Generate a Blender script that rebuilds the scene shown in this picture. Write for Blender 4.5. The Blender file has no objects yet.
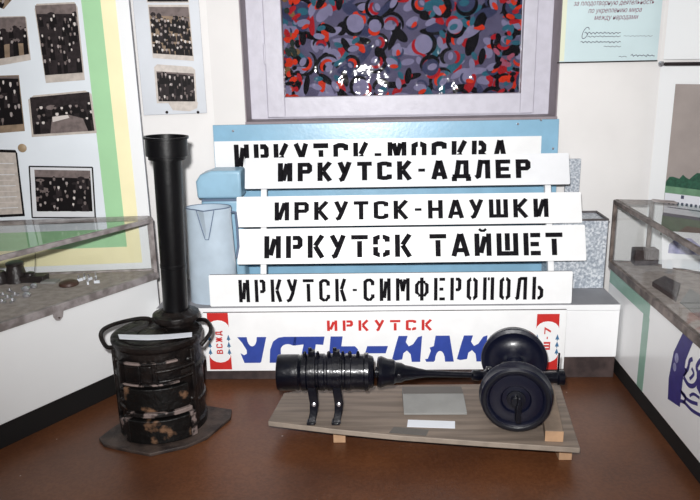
import bpy, bmesh, math, random
from mathutils import Vector, Matrix, noise
PI = math.pi
COL = bpy.context.scene.collection
V = Vector

# ------------------------------------------------------------------ camera
H = 1.45; FPX = 700.0
pitch, yaw, roll = math.radians(15.3), math.radians(2.0), math.radians(-1.2)
FWD = V((-math.sin(yaw)*math.cos(pitch), math.cos(yaw)*math.cos(pitch), -math.sin(pitch)))
R0 = V((math.cos(yaw), math.sin(yaw), 0)); U0 = R0.cross(FWD)
RT = R0*math.cos(roll) + U0*math.sin(roll); UP = RT.cross(FWD)
CAM = V((0, 0, H))
cd = bpy.data.cameras.new('camera'); cam = bpy.data.objects.new('camera', cd); COL.objects.link(cam)
cd.sensor_width = 36; cd.lens = 36*FPX/700; cd.clip_start = 0.05
cam.matrix_world = Matrix((( RT.x, UP.x, -FWD.x, 0), (RT.y, UP.y, -FWD.y, 0), (RT.z, UP.z, -FWD.z, H), (0, 0, 0, 1)))
bpy.context.scene.camera = cam

def ray(x, y): return FWD + RT*((x-350)/FPX) - UP*((y-250)/FPX)
class Plane:
    """a flat surface standing in the room: origin p, right u, up v"""
    def __init__(s, p, u, v):
        s.p = V(p); s.u = V(u).normalized(); s.v = V(v).normalized(); s.n = s.u.cross(s.v).normalized()
    def uv(s, x, y):
        d = ray(x, y); t = (s.p-CAM).dot(s.n)/d.dot(s.n); w = CAM + d*t - s.p
        return (w.dot(s.u), w.dot(s.v))
    def w(s, a, b, c=0): return s.p + s.u*a + s.v*b + s.n*c
def atY(x, y, Y): d = ray(x, y); return CAM + d*(Y/d.y)
def atZ(x, y, Z): d = ray(x, y); return CAM + d*((Z-H)/d.z)

# ------------------------------------------------------------------ materials
def mat(name, col, rough=.6, metal=0, coat=0, bump=0, bscale=40, var=0, vscale=8, col2=None, spec=.5, detail=6, coatr=.1):
    m = bpy.data.materials.new(name); m.use_nodes = True
    nt = m.node_tree; b = nt.nodes['Principled BSDF']
    b.inputs['Base Color'].default_value = (*col, 1); b.inputs['Roughness'].default_value = rough
    b.inputs['Metallic'].default_value = metal; b.inputs['Coat Weight'].default_value = coat
    b.inputs['Coat Roughness'].default_value = coatr
    b.inputs['Specular IOR Level'].default_value = spec
    tc = nt.nodes.new('ShaderNodeTexCoord')
    if var or col2:
        n = nt.nodes.new('ShaderNodeTexNoise'); n.inputs['Scale'].default_value = vscale; n.inputs['Detail'].default_value = detail
        nt.links.new(tc.outputs['Object'], n.inputs['Vector'])
        r = nt.nodes.new('ShaderNodeValToRGB'); c2 = col2 or tuple(max(0, c*(1-var)) for c in col)
        r.color_ramp.elements[0].position = .38; r.color_ramp.elements[1].position = .62
        r.color_ramp.elements[0].color = (*c2, 1); r.color_ramp.elements[1].color = (*col, 1)
        nt.links.new(n.outputs['Fac'], r.inputs['Fac']); nt.links.new(r.outputs['Color'], b.inputs['Base Color'])
    if bump:
        n = nt.nodes.new('ShaderNodeTexNoise'); n.inputs['Scale'].default_value = bscale; n.inputs['Detail'].default_value = 4
        nt.links.new(tc.outputs['Object'], n.inputs['Vector'])
        k = nt.nodes.new('ShaderNodeBump'); k.inputs['Strength'].default_value = bump; k.inputs['Distance'].default_value = .01
        nt.links.new(n.outputs['Fac'], k.inputs['Height']); nt.links.new(k.outputs['Normal'], b.inputs['Normal'])
        if coat: nt.links.new(k.outputs['Normal'], b.inputs['Coat Normal'])
    return m
def s(r, g, b):   # sRGB 0-255 to linear
    f = lambda c: (c/255/12.92) if c/255 <= .04045 else ((c/255+.055)/1.055)**2.4
    return (f(r), f(g), f(b))
def glass_mat(name, tint=(1, 1, 1), refl=.035, rough=.02):
    m = bpy.data.materials.new(name); m.use_nodes = True; nt = m.node_tree; nt.nodes.clear()
    o = nt.nodes.new('ShaderNodeOutputMaterial'); mx = nt.nodes.new('ShaderNodeMixShader')
    t = nt.nodes.new('ShaderNodeBsdfTransparent'); g = nt.nodes.new('ShaderNodeBsdfGlossy')
    t.inputs['Color'].default_value = (*tint, 1); g.inputs['Roughness'].default_value = rough
    ge = nt.nodes.new('ShaderNodeNewGeometry'); dp = nt.nodes.new('ShaderNodeVectorMath'); dp.operation = 'DOT_PRODUCT'
    nt.links.new(ge.outputs['Normal'], dp.inputs[0]); nt.links.new(ge.outputs['Incoming'], dp.inputs[1])
    def mth(op, a, b=None):   # reflectance of a thin sheet, the same from both sides
        q = nt.nodes.new('ShaderNodeMath'); q.operation = op; nt.links.new(a, q.inputs[0])
        if b is not None: q.inputs[1].default_value = b
        return q
    ab = mth('ABSOLUTE', dp.outputs['Value']); om = mth('MULTIPLY_ADD', ab.outputs[0], -1); om.inputs[2].default_value = 1
    pw_ = mth('POWER', om.outputs[0], 5); ml = mth('MULTIPLY_ADD', pw_.outputs[0], .5); ml.inputs[2].default_value = refl
    nt.links.new(ml.outputs[0], mx.inputs[0]); nt.links.new(t.outputs[0], mx.inputs[1]); nt.links.new(g.outputs[0], mx.inputs[2])
    nt.links.new(mx.outputs[0], o.inputs[0]); return m

M = {}
M['wall'] = mat('wall_plaster', s(236, 234, 233), .7, bump=.12, bscale=14, var=.05, vscale=3)
M['ceiling'] = mat('ceiling_white', s(225, 225, 222), .8)
M['lacquer'] = mat('white_paint', s(246, 247, 249), .35, var=.03, vscale=5, coat=.15)
M['case_white'] = mat('case_white_panel', s(240, 241, 242), .3, coat=.25, coatr=.04, var=.03, vscale=2)
M['sash'] = mat('window_white_gloss', s(204, 202, 214), .4, var=.08, vscale=20, bump=.1, bscale=30)
M['reveal'] = mat('window_reveal_grey', s(150, 140, 146), .7, var=.12, vscale=10)
M['floor'] = None
M['bench_grey'] = mat('bench_top_grey', s(150, 150, 156), .5, var=.15, vscale=8)
M['kick'] = mat('black_kick', s(12, 9, 10), .7, var=.4, vscale=6)
M['kick_brown'] = mat('bench_kick_brown', s(78, 64, 62), .6, var=.35, vscale=14, col2=s(50, 40, 40))
M['sign'] = mat('sign_enamel_white', s(248, 249, 250), .3, var=.05, vscale=9, coat=.3, coatr=.15)
M['sign_dull'] = mat('sign_aged_white', s(236, 238, 242), .4, var=.07, vscale=7)
M['sign_edge'] = mat('sign_dark_edge', s(96, 90, 92), .6, var=.4, vscale=30)  # darker than the faces, for thin board sides and rims
M['black'] = mat('stencil_black', s(9, 8, 12), .75, var=.5, vscale=60, col2=s(22, 20, 26), spec=.12)
M['blue'] = mat('light_blue_enamel', s(142, 188, 216), .3, coat=.2, var=.1, vscale=11, bump=.05, bscale=60)
M['tank'] = mat('tank_blue_enamel', s(152, 192, 216), .4, var=.14, vscale=9, coat=.2)
M['jug'] = mat('jug_pale_blue_enamel', s(186, 202, 216), .4, var=.1, vscale=12, coat=.25)
M['dark_trim'] = mat('dark_grey_rim', s(96, 112, 136), .5)
M['red'] = mat('sign_red', s(206, 46, 42), .45, var=.1, vscale=20)
M['letter_blue'] = mat('sign_blue', s(48, 72, 160), .45, var=.12, vscale=25)
M['teal'] = mat('emblem_teal', s(60, 110, 150), .5)
M['iron'] = mat('glossy_black_paint', s(7, 9, 20), .3, coat=.25, coatr=.08, bump=.18, bscale=45, var=.3, vscale=20, spec=.3)
M['wheel'] = mat('wheel_blue_black', s(9, 12, 30), .34, coat=.12, coatr=.12, bump=.08, bscale=40)
M['hub'] = mat('wheel_hub_dark', s(13, 15, 24), .4, coat=.12, bump=.1, bscale=60, spec=.4)
M['stove'] = mat('stove_cast_iron', s(12, 10, 11), .42, bump=.9, bscale=26, var=.4, vscale=14, col2=s(28, 22, 20), spec=.3)
M['pipe'] = mat('stove_pipe_black', s(8, 8, 11), .36, bump=.1, bscale=30, var=.3, vscale=9, spec=.35)
M['rust'] = mat('stove_rust_patch', s(124, 88, 64), .75, var=.5, vscale=40, col2=s(52, 40, 34))
M['ash'] = mat('stove_ash_scale', s(126, 112, 112), .8, var=.4, vscale=50, col2=s(50, 44, 45), bump=.4, bscale=60)
def worn(name, base, patch, lo, scale):
    m = mat(name, base, .5, bump=.8, bscale=30, var=.3, vscale=14, spec=.3); nt = m.node_tree; b = nt.nodes['Principled BSDF']
    tc = nt.nodes.new('ShaderNodeTexCoord'); n = nt.nodes.new('ShaderNodeTexNoise'); n.inputs['Scale'].default_value = scale; n.inputs['Detail'].default_value = 5
    r = nt.nodes.new('ShaderNodeValToRGB'); e = r.color_ramp.elements; e[0].position = lo; e[0].color = (*base, 1); e[1].position = lo+.06; e[1].color = (*patch, 1)
    nt.links.new(tc.outputs['Object'], n.inputs['Vector']); nt.links.new(n.outputs['Fac'], r.inputs['Fac']); nt.links.new(r.outputs['Color'], b.inputs['Base Color']); return m
M['worn'] = worn('stove_iron_rusty', s(11, 10, 10), s(112, 84, 64), .56, 11)
M['worn_ash'] = worn('stove_iron_scaled', s(20, 17, 17), s(126, 112, 108), .5, 18)
M['plate'] = mat('floor_plate_iron', s(74, 62, 56), .6, var=.5, vscale=16, col2=s(42, 34, 32), bump=.4, bscale=40)
M['wood'] = mat('grey_board', s(130, 116, 104), .6, var=.3, vscale=7, col2=s(106, 94, 84), bump=.1, bscale=30)
def grain(m, sc):
    nt = m.node_tree
    tc = [n for n in nt.nodes if n.type == 'TEX_COORD'][0]; mp = nt.nodes.new('ShaderNodeMapping'); mp.inputs['Scale'].default_value = sc
    nt.links.new(tc.outputs['Object'], mp.inputs['Vector'])
    for n in nt.nodes:
        if n.type == 'TEX_NOISE': nt.links.new(mp.outputs['Vector'], n.inputs['Vector'])
grain(M['wood'], (.5, 6, 6))
M['board_edge'] = mat('board_sawn_edge', s(150, 138, 126), .7, var=.2, vscale=20)
M['pine'] = mat('pine_block', s(186, 150, 118), .6, var=.2, vscale=18)
M['beam'] = mat('beam_weathered', s(136, 118, 102), .65, var=.3, vscale=10)
M['card'] = mat('grey_card', s(140, 140, 138), .6, var=.12, vscale=14)
M['card_dark'] = mat('card_edge', s(92, 88, 84), .6)
M['paper'] = mat('white_paper', s(222, 226, 234), .6)
M['steel'] = mat('case_steel', s(172, 164, 164), .42, metal=.25, var=.3, vscale=18, col2=s(124, 116, 114), bump=.1, bscale=60)
M['steel_dark'] = mat('case_steel_dark', s(128, 116, 110), .45, metal=.25, var=.4, vscale=22, col2=s(80, 70, 66))
M['case_floor'] = mat('case_grey_cloth', s(168, 158, 152), .8, var=.25, vscale=30)
M['granite'] = None
M['panel'] = mat('board_pale_blue', s(226, 233, 240), .45, var=.05, vscale=4)
M['panel_white'] = mat('board_white', s(236, 238, 240), .45)
M['green'] = mat('board_green', s(164, 212, 164), .5, var=.05, vscale=6)
M['yellow'] = mat('board_yellow', s(248, 240, 196), .5, var=.05, vscale=6)
M['grey_board'] = mat('board_grey', s(194, 199, 207), .45, var=.06, vscale=5)
M['tan'] = mat('tan_button', s(160, 138, 108), .5)
M['cream'] = mat('photo_border_cream', s(196, 186, 178), .5, var=.2, vscale=40)
M['photo_white'] = mat('photo_border_white', s(214, 216, 220), .5)
M['ph0'] = mat('photo_black', s(16, 12, 14), .6, spec=.15); M['ph1'] = mat('photo_dark', s(46, 39, 41), .6, spec=.15, var=.4, vscale=50)
M['ph2'] = mat('photo_mid', s(122, 110, 108), .6, spec=.15, var=.3, vscale=40); M['ph2s'] = mat('photo_soft', s(160, 150, 148), .6, spec=.15); M['ph3'] = mat('photo_light', s(206, 198, 194), .6, spec=.15)
M['ph4'] = mat('photo_sepia', s(148, 128, 108), .6, spec=.15, var=.3, vscale=30)
M['cert'] = mat('certificate_paper', s(208, 228, 232), .5, var=.05, vscale=6)
M['cert_edge'] = mat('certificate_edge', s(226, 230, 206), .5)
M['ink_red'] = mat('ink_red', s(120, 48, 78), .5); M['ink'] = mat('ink_dark', s(74, 76, 92), .5)
M['sky_beige'] = mat('painting_sky', s(160, 150, 146), .5, var=.12, vscale=8)
M['tree_green'] = mat('painting_trees', s(44, 92, 72), .5, var=.4, vscale=60)
M['grass_green'] = mat('painting_grass', s(112, 152, 122), .5, var=.25, vscale=30)
M['meadow'] = mat('painting_bank', s(74, 104, 78), .5, var=.3, vscale=30)
M['umber'] = mat('painting_umber', s(92, 70, 56), .5, var=.3, vscale=20)
M['ship'] = mat('painting_ship_white', s(220, 222, 230), .5)
M['ship_dark'] = mat('painting_ship_dark', s(70, 74, 96), .5)
M['purple'] = mat('poster_violet', s(52, 46, 118), .5, var=.15, vscale=30)
M['mint'] = mat('poster_green', s(138, 176, 160), .4, var=.1, vscale=12, coat=.2)
M['lilac'] = mat('print_lilac', s(150, 150, 190), .5, var=.3, vscale=40)
M['glass'] = glass_mat('clear_glass', (.994, .997, .996), .02)
M['film'] = glass_mat('clear_film', (.95, .95, .97), .05, .045)
M['dark_obj'] = mat('exhibit_dark_iron', s(38, 32, 32), .4, bump=.3, bscale=60)
M['silver'] = mat('exhibit_silver', s(200, 200, 206), .25, metal=.8)
M['brownobj'] = mat('exhibit_brown', s(74, 50, 42), .5)
M['bookbrown'] = mat('exhibit_dark_brown', s(60, 48, 48), .5)

def mk_floor():
    m = bpy.data.materials.new('brown_linoleum'); m.use_nodes = True; nt = m.node_tree; b = nt.nodes['Principled BSDF']
    tc = nt.nodes.new('ShaderNodeTexCoord')
    n = nt.nodes.new('ShaderNodeTexNoise'); n.inputs['Scale'].default_value = 2.2; n.inputs['Detail'].default_value = 8
    n2 = nt.nodes.new('ShaderNodeTexNoise'); n2.inputs['Scale'].default_value = 90; n2.inputs['Detail'].default_value = 3
    r = nt.nodes.new('ShaderNodeValToRGB'); r.color_ramp.elements[0].position = .3; r.color_ramp.elements[1].position = .7
    r.color_ramp.elements[0].color = (*s(78, 46, 30), 1); r.color_ramp.elements[1].color = (*s(112, 69, 42), 1)
    mx = nt.nodes.new('ShaderNodeMix'); mx.data_type = 'RGBA'; mx.blend_type = 'MULTIPLY'; mx.inputs['Factor'].default_value = .5
    r2 = nt.nodes.new('ShaderNodeValToRGB'); r2.color_ramp.elements[0].position = .4; r2.color_ramp.elements[0].color = (.6, .55, .5, 1)
    r2.color_ramp.elements[1].position = .6
    v = nt.nodes.new('ShaderNodeTexVoronoi'); v.inputs['Scale'].default_value = 7
    rv = nt.nodes.new('ShaderNodeValToRGB'); rv.color_ramp.elements[0].position = .022; rv.color_ramp.elements[1].position = .03
    rv.color_ramp.elements[0].color = (1, 1, 1, 1); rv.color_ramp.elements[1].color = (0, 0, 0, 1)
    mx2 = nt.nodes.new('ShaderNodeMix'); mx2.data_type = 'RGBA'; mx2.inputs['B'].default_value = (*s(170, 155, 145), 1)
    L = nt.links.new
    for q in (n, n2, v): L(tc.outputs['Object'], q.inputs['Vector'])
    L(n.outputs['Fac'], r.inputs['Fac']); L(n2.outputs['Fac'], r2.inputs['Fac']); L(v.outputs['Distance'], rv.inputs['Fac'])
    A = [i for i in mx.inputs if i.type == 'RGBA']; B = [i for i in mx2.inputs if i.type == 'RGBA']
    L(r.outputs['Color'], A[0]); L(r2.outputs['Color'], A[1])
    ro = [o for o in mx.outputs if o.type == 'RGBA'][0]; ro2 = [o for o in mx2.outputs if o.type == 'RGBA'][0]
    B[1].default_value = (*s(170, 155, 145), 1)
    L(ro, B[0]); L(rv.outputs['Color'], mx2.inputs['Factor']); L(ro2, b.inputs['Base Color'])
    b.inputs['Roughness'].default_value = .38; b.inputs['Specular IOR Level'].default_value = .45
    k = nt.nodes.new('ShaderNodeBump'); k.inputs['Strength'].default_value = .12; k.inputs['Distance'].default_value = .004
    L(n2.outputs['Fac'], k.inputs['Height']); L(k.outputs['Normal'], b.inputs['Normal'])
    return m
M['floor'] = mk_floor()
def mk_granite():
    m = bpy.data.materials.new('speckled_grey_enamel'); m.use_nodes = True; nt = m.node_tree; b = nt.nodes['Principled BSDF']
    tc = nt.nodes.new('ShaderNodeTexCoord'); v = nt.nodes.new('ShaderNodeTexVoronoi'); v.inputs['Scale'].default_value = 130
    n = nt.nodes.new('ShaderNodeTexNoise'); n.inputs['Scale'].default_value = 95; n.inputs['Detail'].default_value = 3
    r = nt.nodes.new('ShaderNodeValToRGB'); e = r.color_ramp.elements
    e[0].position = .36; e[0].color = (*s(146, 154, 166), 1); e[1].position = .62; e[1].color = (*s(216, 220, 226), 1)
    x = e.new(.5); x.color = (*s(178, 186, 196), 1)
    for q in (v, n): nt.links.new(tc.outputs['Object'], q.inputs['Vector'])
    nt.links.new(n.outputs['Fac'], r.inputs['Fac']); nt.links.new(r.outputs['Color'], b.inputs['Base Color'])
    b.inputs['Roughness'].default_value = .35; return m
M['granite'] = mk_granite()

# ------------------------------------------------------------------ mesh builder
class MB:
    def __init__(s): s.v = []; s.f = []; s.m = []; s.mats = []
    def mi(s, m):
        if m not in s.mats: s.mats.append(m)
        return s.mats.index(m)
    def add(s, vs, fs, m):
        o = len(s.v); s.v += [V(p) for p in vs]; k = s.mi(m)
        for f in fs: s.f.append([o+i for i in f]); s.m.append(k)
        return s
    def box(s, a, b, m, M4=None):
        x0, y0, z0 = a; x1, y1, z1 = b
        vs = [V(p) for p in ((x0,y0,z0),(x1,y0,z0),(x1,y1,z0),(x0,y1,z0),(x0,y0,z1),(x1,y0,z1),(x1,y1,z1),(x0,y1,z1))]
        if M4: vs = [M4 @ p for p in vs]
        return s.add(vs, [(0,3,2,1),(4,5,6,7),(0,1,5,4),(1,2,6,5),(2,3,7,6),(3,0,4,7)], m)
    def prism(s, poly, z0, z1, m, m_top=None):      # poly in XY, counter-clockwise
        n = len(poly)
        vs = [(p[0], p[1], z0) for p in poly] + [(p[0], p[1], z1) for p in poly]
        s.add(vs, [tuple(reversed(range(n)))] + [(i, (i+1) % n, n+(i+1) % n, n+i) for i in range(n)], m)
        return s.add([(p[0], p[1], z1) for p in poly], [tuple(range(n))], m_top or m)
    def slab(s, pl, poly, c0, c1, m, m_side=None):  # poly in (u,v) of a Plane, ccw seen from the front
        ar = sum(poly[i][0]*poly[(i+1) % len(poly)][1]-poly[(i+1) % len(poly)][0]*poly[i][1] for i in range(len(poly)))
        if ar < 0: poly = list(reversed(poly))
        n = len(poly)
        if c1-c0 < 1e-5: return s.add([pl.w(a, b, c1) for a, b in poly], [tuple(range(n))], m)
        s.add([pl.w(a, b, c1) for a, b in poly], [tuple(range(n))], m)
        return s.add([pl.w(a, b, c0) for a, b in poly]+[pl.w(a, b, c1) for a, b in poly],
                     [tuple(reversed(range(n)))]+[(i, (i+1) % n, n+(i+1) % n, n+i) for i in range(n)], m_side or m)
    def cyl(s, p0, p1, r0, m, r1=None, seg=32, caps=True, inner=None):
        return s.lathe(p0, V(p1)-V(p0), [(r0, 0), (r1 if r1 is not None else r0, (V(p1)-V(p0)).length)], m, seg, caps)
    def lathe(s, p, d, prof, m, seg=40, caps=True, sx=1, sy=1):
        p = V(p); d = V(d).normalized(); a = V((1, 0, 0)) if abs(d.x) < .9 else V((0, 0, 1))
        a = (a - d*a.dot(d)).normalized(); b = d.cross(a)
        vs = []; n = len(prof)
        for r, t in prof:
            for k in range(seg):
                an = 2*PI*k/seg; vs.append(p + d*t + a*(r*math.cos(an)*sx) + b*(r*math.sin(an)*sy))
        fs = [(i*seg+k, i*seg+(k+1) % seg, (i+1)*seg+(k+1) % seg, (i+1)*seg+k) for i in range(n-1) for k in range(seg)]
        if caps: fs += [tuple(reversed(range(seg))), tuple(range((n-1)*seg, n*seg))]
        return s.add(vs, fs, m)
    def tube(s, pts, r, m, seg=10, closed=False):
        pts = [V(p) for p in pts]; n = len(pts); vs = []; prev = None
        for i, p in enumerate(pts):
            q0 = pts[i-1] if i or closed else p; q1 = pts[(i+1) % n] if i < n-1 or closed else p
            t = (q1-q0).normalized()
            if prev is None: a = V((0, 0, 1)) if abs(t.z) < .9 else V((1, 0, 0))
            else: a = prev
            a = (a - t*a.dot(t)).normalized(); prev = a; b = t.cross(a)
            rr = r[i] if isinstance(r, (list, tuple)) else r
            for k in range(seg): an = 2*PI*k/seg; vs.append(p + a*math.cos(an)*rr + b*math.sin(an)*rr)
        m_ = n if closed else n-1
        fs = [(i*seg+k, i*seg+(k+1) % seg, ((i+1) % n)*seg+(k+1) % seg, ((i+1) % n)*seg+k) for i in range(m_) for k in range(seg)]
        if not closed: fs += [tuple(reversed(range(seg))), tuple(range((n-1)*seg, n*seg))]
        return s.add(vs, fs, m)
    def build(s, name, parent=None, bevel=0, bseg=2, smooth=35):
        """parent: thing Empty or a part; top-level when None (origin then at the base)"""
        org = V((0, 0, 0))
        if parent is not None:
            q = parent
            while q is not None: org += q.location; q = q.parent
        else:
            xs = [p.x for p in s.v]; ys = [p.y for p in s.v]; zs = [p.z for p in s.v]
            org = V(((min(xs)+max(xs))/2, (min(ys)+max(ys))/2, min(zs)))
        me = bpy.data.meshes.new(name); me.from_pydata([p-org for p in s.v], [], s.f)
        for m in s.mats: me.materials.append(m)
        me.polygons.foreach_set('material_index', s.m)
        me.validate(); me.update()
        o = bpy.data.objects.new(name, me); COL.objects.link(o)
        if parent is not None: o.parent = parent
        else: o.location = org
        if bevel:
            bm = bmesh.new(); bm.from_mesh(me); bmesh.ops.remove_doubles(bm, verts=bm.verts, dist=1e-5); bm.to_mesh(me); bm.free()
            b = o.modifiers.new('bevel', 'BEVEL'); b.width = bevel; b.segments = bseg; b.limit_method = 'ANGLE'; b.angle_limit = math.radians(40)
        if smooth:
            me.shade_smooth(); me.set_sharp_from_angle(angle=math.radians(smooth))
        return o
def tag(o, label, cat, group=None, kind=None):
    if kind: o['kind'] = kind
    if label: o['label'] = label
    if cat: o['category'] = cat
    if group: o['group'] = group
    return o
def thing(name, loc, label, cat, group=None):
    o = bpy.data.objects.new(name, None); o.empty_display_size = .1; COL.objects.link(o); o.location = loc
    return tag(o, label, cat, group)
def struct(o): o['kind'] = 'structure'; return o

# ------------------------------------------------------------------ the room
WY = 3.50                       # back wall
LC = V((atY(213, 100, WY).x, WY, 0)); RC = V((atY(655, 120, WY).x, WY, 0))
struct(MB().box((-3.2, -1.6, -.05), (3.2, 4.0, 0), M['floor']).build('floor', smooth=0))
struct(MB().box((-3.2, -1.6, 2.7), (3.2, 4.0, 2.75), M['ceiling']).build('ceiling', smooth=0))
ox0 = atY(242, 60, WY).x; ox1 = atY(560, 60, WY).x; oz0 = 1.145; oz1 = 2.35
w = MB()
w.box((LC.x-.05, WY, 0), (ox0, WY+.3, 2.7), M['wall']); w.box((ox1, WY, 0), (RC.x+.05, WY+.3, 2.7), M['wall'])
w.box((ox0, WY, 0), (ox1, WY+.3, oz0), M['wall']); w.box((ox0, WY, oz1), (ox1, WY+.3, 2.7), M['wall'])
w.box((ox0, WY+.285, oz0), (ox1, WY+.3, oz1), M['wall'])
struct(w.build('wall_back', smooth=0))
def vwall(name, a, b, th=.1):
    a = V(a); b = V(b); d = (b-a).normalized(); n = V((d.y, -d.x, 0))   # room on the n side (right of a->b)
    poly = [a, b, b-n*th, a-n*th]
    m = MB(); m.prism([(p.x, p.y) for p in poly][::1], 0, 2.7, M['wall']); return struct(m.build(name, smooth=0))
LW = V((-3.1, WY-(-LC.x*-1+3.1)*math.tan(math.radians(14)), 0))
vwall('wall_left', LW, LC); vwall('wall_right', RC, V((RC.x+1.72, WY-1.72, 0)))
struct(MB().box((-3.2, -1.6, 0), (-3.1, LW.y+.1, 2.7), M['wall']).build('wall_far_left', smooth=0))
struct(MB().box((3.1, -1.6, 0), (3.2, WY-1.6, 2.7), M['wall']).build('wall_far_right', smooth=0))
struct(MB().box((-3.2, -1.7, 0), (3.2, -1.6, 2.7), M['wall']).build('wall_rear', smooth=0))
# strips lining the window reveal, a darker grey than the walls
r = MB()
r.box((ox0, WY+.002, oz0+.012), (ox0+.006, WY+.28, oz1), M['reveal']); r.box((ox1-.006, WY+.002, oz0+.012), (ox1, WY+.28, oz1), M['reveal'])
r.box((ox0, WY-.012, oz0-.006), (ox1, WY+.28, oz0+.012), M['reveal'])
struct(r.build('trim_1', smooth=0))
# window
FY = WY+.13
win = thing('window_1', ((ox0+ox1)/2, FY, oz0), None, None); win['kind'] = 'structure'
def frame_rect(m, x0, x1, z0, z1, wd, wb, y0, y1, mm):
    m.box((x0, y0, z0), (x0+wd, y1, z1), mm); m.box((x1-wd, y0, z0), (x1, y1, z1), mm)
    m.box((x0+wd, y0, z0), (x1-wd, y1, z0+wb), mm); m.box((x0+wd, y0, z1-wd), (x1-wd, y1, z1), mm)
gx0 = atY(283, 60, FY).x; gx1 = atY(522, 60, FY).x; gz0 = atY(400, 95, FY).z
sx0 = atY(267, 90, FY).x; sx1 = atY(534, 90, FY).x; sz0 = atY(400, 115, FY).z
m = MB(); frame_rect(m, ox0+.006, ox1-.006, oz0+.012, oz1, sx0-ox0-.008, sz0-oz0-.014, FY+.01, FY+.09, M['sash'])
m.build('outer_frame', win, bevel=.004)
m = MB(); m.box((sx0, FY-.01, sz0), (gx0, FY+.04, oz1-.04), M['sash']); m.box((gx1, FY-.01, sz0), (sx1, FY+.04, oz1-.04), M['sash'])
m.box((gx0, FY-.01, sz0), (gx1, FY+.04, gz0), M['sash']); m.box((gx0, FY-.01, oz1-.1), (gx1, FY+.04, oz1-.04), M['sash'])
m.build('sash', win, bevel=.004)
m = MB(); NX, NZ = 260, 200; vs = []     # crinkled clear film stretched over the opening in place of a flat pane
for j in range(NZ+1):
    for i in range(NX+1):
        x = gx0-.003+(gx1-gx0+.006)*i/NX; z = gz0-.003+(oz1-.1-gz0+.006)*j/NZ
        k_ = .35+.65*max(0, min(1, 1.5-3*(z-gz0)))
        y = FY+.016+.055*(z-gz0)-.03*(x-.3)*0-.0085*math.sin(2*PI*(x-.42)/.62)*math.exp(-((x-.42)/.4)**2)*max(0, 1-(z-gz0)*2.2)+k_*(.0006*noise.noise((x*44, z*52, 1.7))+.0022*noise.noise((x*17, z*13, 4.1)))
        vs.append((x, y, z))
m.add(vs, [(j*(NX+1)+i, j*(NX+1)+i+1, (j+1)*(NX+1)+i+1, (j+1)*(NX+1)+i) for j in range(NZ) for i in range(NX)], M['film'])
m.build('clear_film', win, smooth=180)
m = MB(); hx = atY(264, 40, FY).x; m.cyl((hx, FY-.004, 1.43), (hx, FY-.004, 1.53), .006, M['sash'], seg=12); m.build('hinge', win)

# patterned curtain behind the glass
def gloss_film(name, col):
    m = mat(name, col, .7, var=.15, vscale=20, spec=.08)
    nt = m.node_tree; b = nt.nodes['Principled BSDF']; tc = nt.nodes.new('ShaderNodeTexCoord')
    n = nt.nodes.new('ShaderNodeTexNoise'); n.inputs['Scale'].default_value = 22; n.inputs['Detail'].default_value = 3
    k = nt.nodes.new('ShaderNodeBump'); k.inputs['Strength'].default_value = 1; k.inputs['Distance'].default_value = .02
    nt.links.new(tc.outputs['Object'], n.inputs['Vector']); nt.links.new(n.outputs['Fac'], k.inputs['Height'])
    nt.links.new(k.outputs['Normal'], b.inputs['Coat Normal']); return m
CM = {k: gloss_film('curtain_'+k, c) for k, c in dict(base=s(92, 88, 114), pale=s(132, 128, 158), teal=s(44, 98, 116), red=s(168, 28, 38),
      orange=s(206, 52, 26), black=s(8, 8, 16), navy=s(58, 62, 92), ochre=s(120, 92, 62), dgreen=s(38, 50, 46), pink=s(160, 84, 104)).items()}
cp = Plane((0, FY+.115, 1.2), (1, 0, 0), (0, 0, 1))
rnd = random.Random(7); m = MB()
cx0, cx1, cz1 = gx0-.03, gx1+.03, .95
m.slab(cp, [(cx0, 0), (cx1, 0), (cx1, cz1), (cx0, cz1)], -.004, 0, CM['base'])
lay = [0.0]
def cshape(poly, mm):
    lay[0] += .000006
    poly = [(min(max(a, cx0), cx1), min(max(b, 0), cz1)) for a, b in poly]
    m.slab(cp, poly, lay[0], lay[0], CM[mm])
def arc(cx, cy, r, w_, a0, a1, mm, n=14):
    for i in range(n):
        t0 = a0+(a1-a0)*i/n; t1 = a0+(a1-a0)*(i+1)/n
        f = lambda t: w_*math.sin(PI*min(1, max(0, (t-a0)/(a1-a0))))**.5+.0015
        w0, w1 = f(t0), f(t1)
        cshape([(cx+r*math.cos(t0), cy+r*math.sin(t0)), (cx+(r+w0)*math.cos(t0), cy+(r+w0)*math.sin(t0)),
                (cx+(r+w1)*math.cos(t1), cy+(r+w1)*math.sin(t1)), (cx+r*math.cos(t1), cy+r*math.sin(t1))], mm)
def blob(cx, cy, a, b, rot, mm, n=12, sq=1.0):
    cshape([(cx+a*math.cos(t)*math.cos(rot)-b*math.sin(t)*math.sin(rot), cy+a*math.cos(t)*math.sin(rot)+b*math.sin(t)*math.cos(rot)) for t in [2*PI*i/n for i in range(n)]], mm)
for i in range(230):   # background patches and stems
    x = rnd.uniform(cx0, cx1); y = rnd.uniform(0, cz1)
    blob(x, y, rnd.uniform(.03, .08), rnd.uniform(.014, .03), rnd.uniform(0, PI), rnd.choice(['pale', 'pale', 'teal', 'black', 'black', 'navy', 'red']))
gx = cx0+.05
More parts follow.
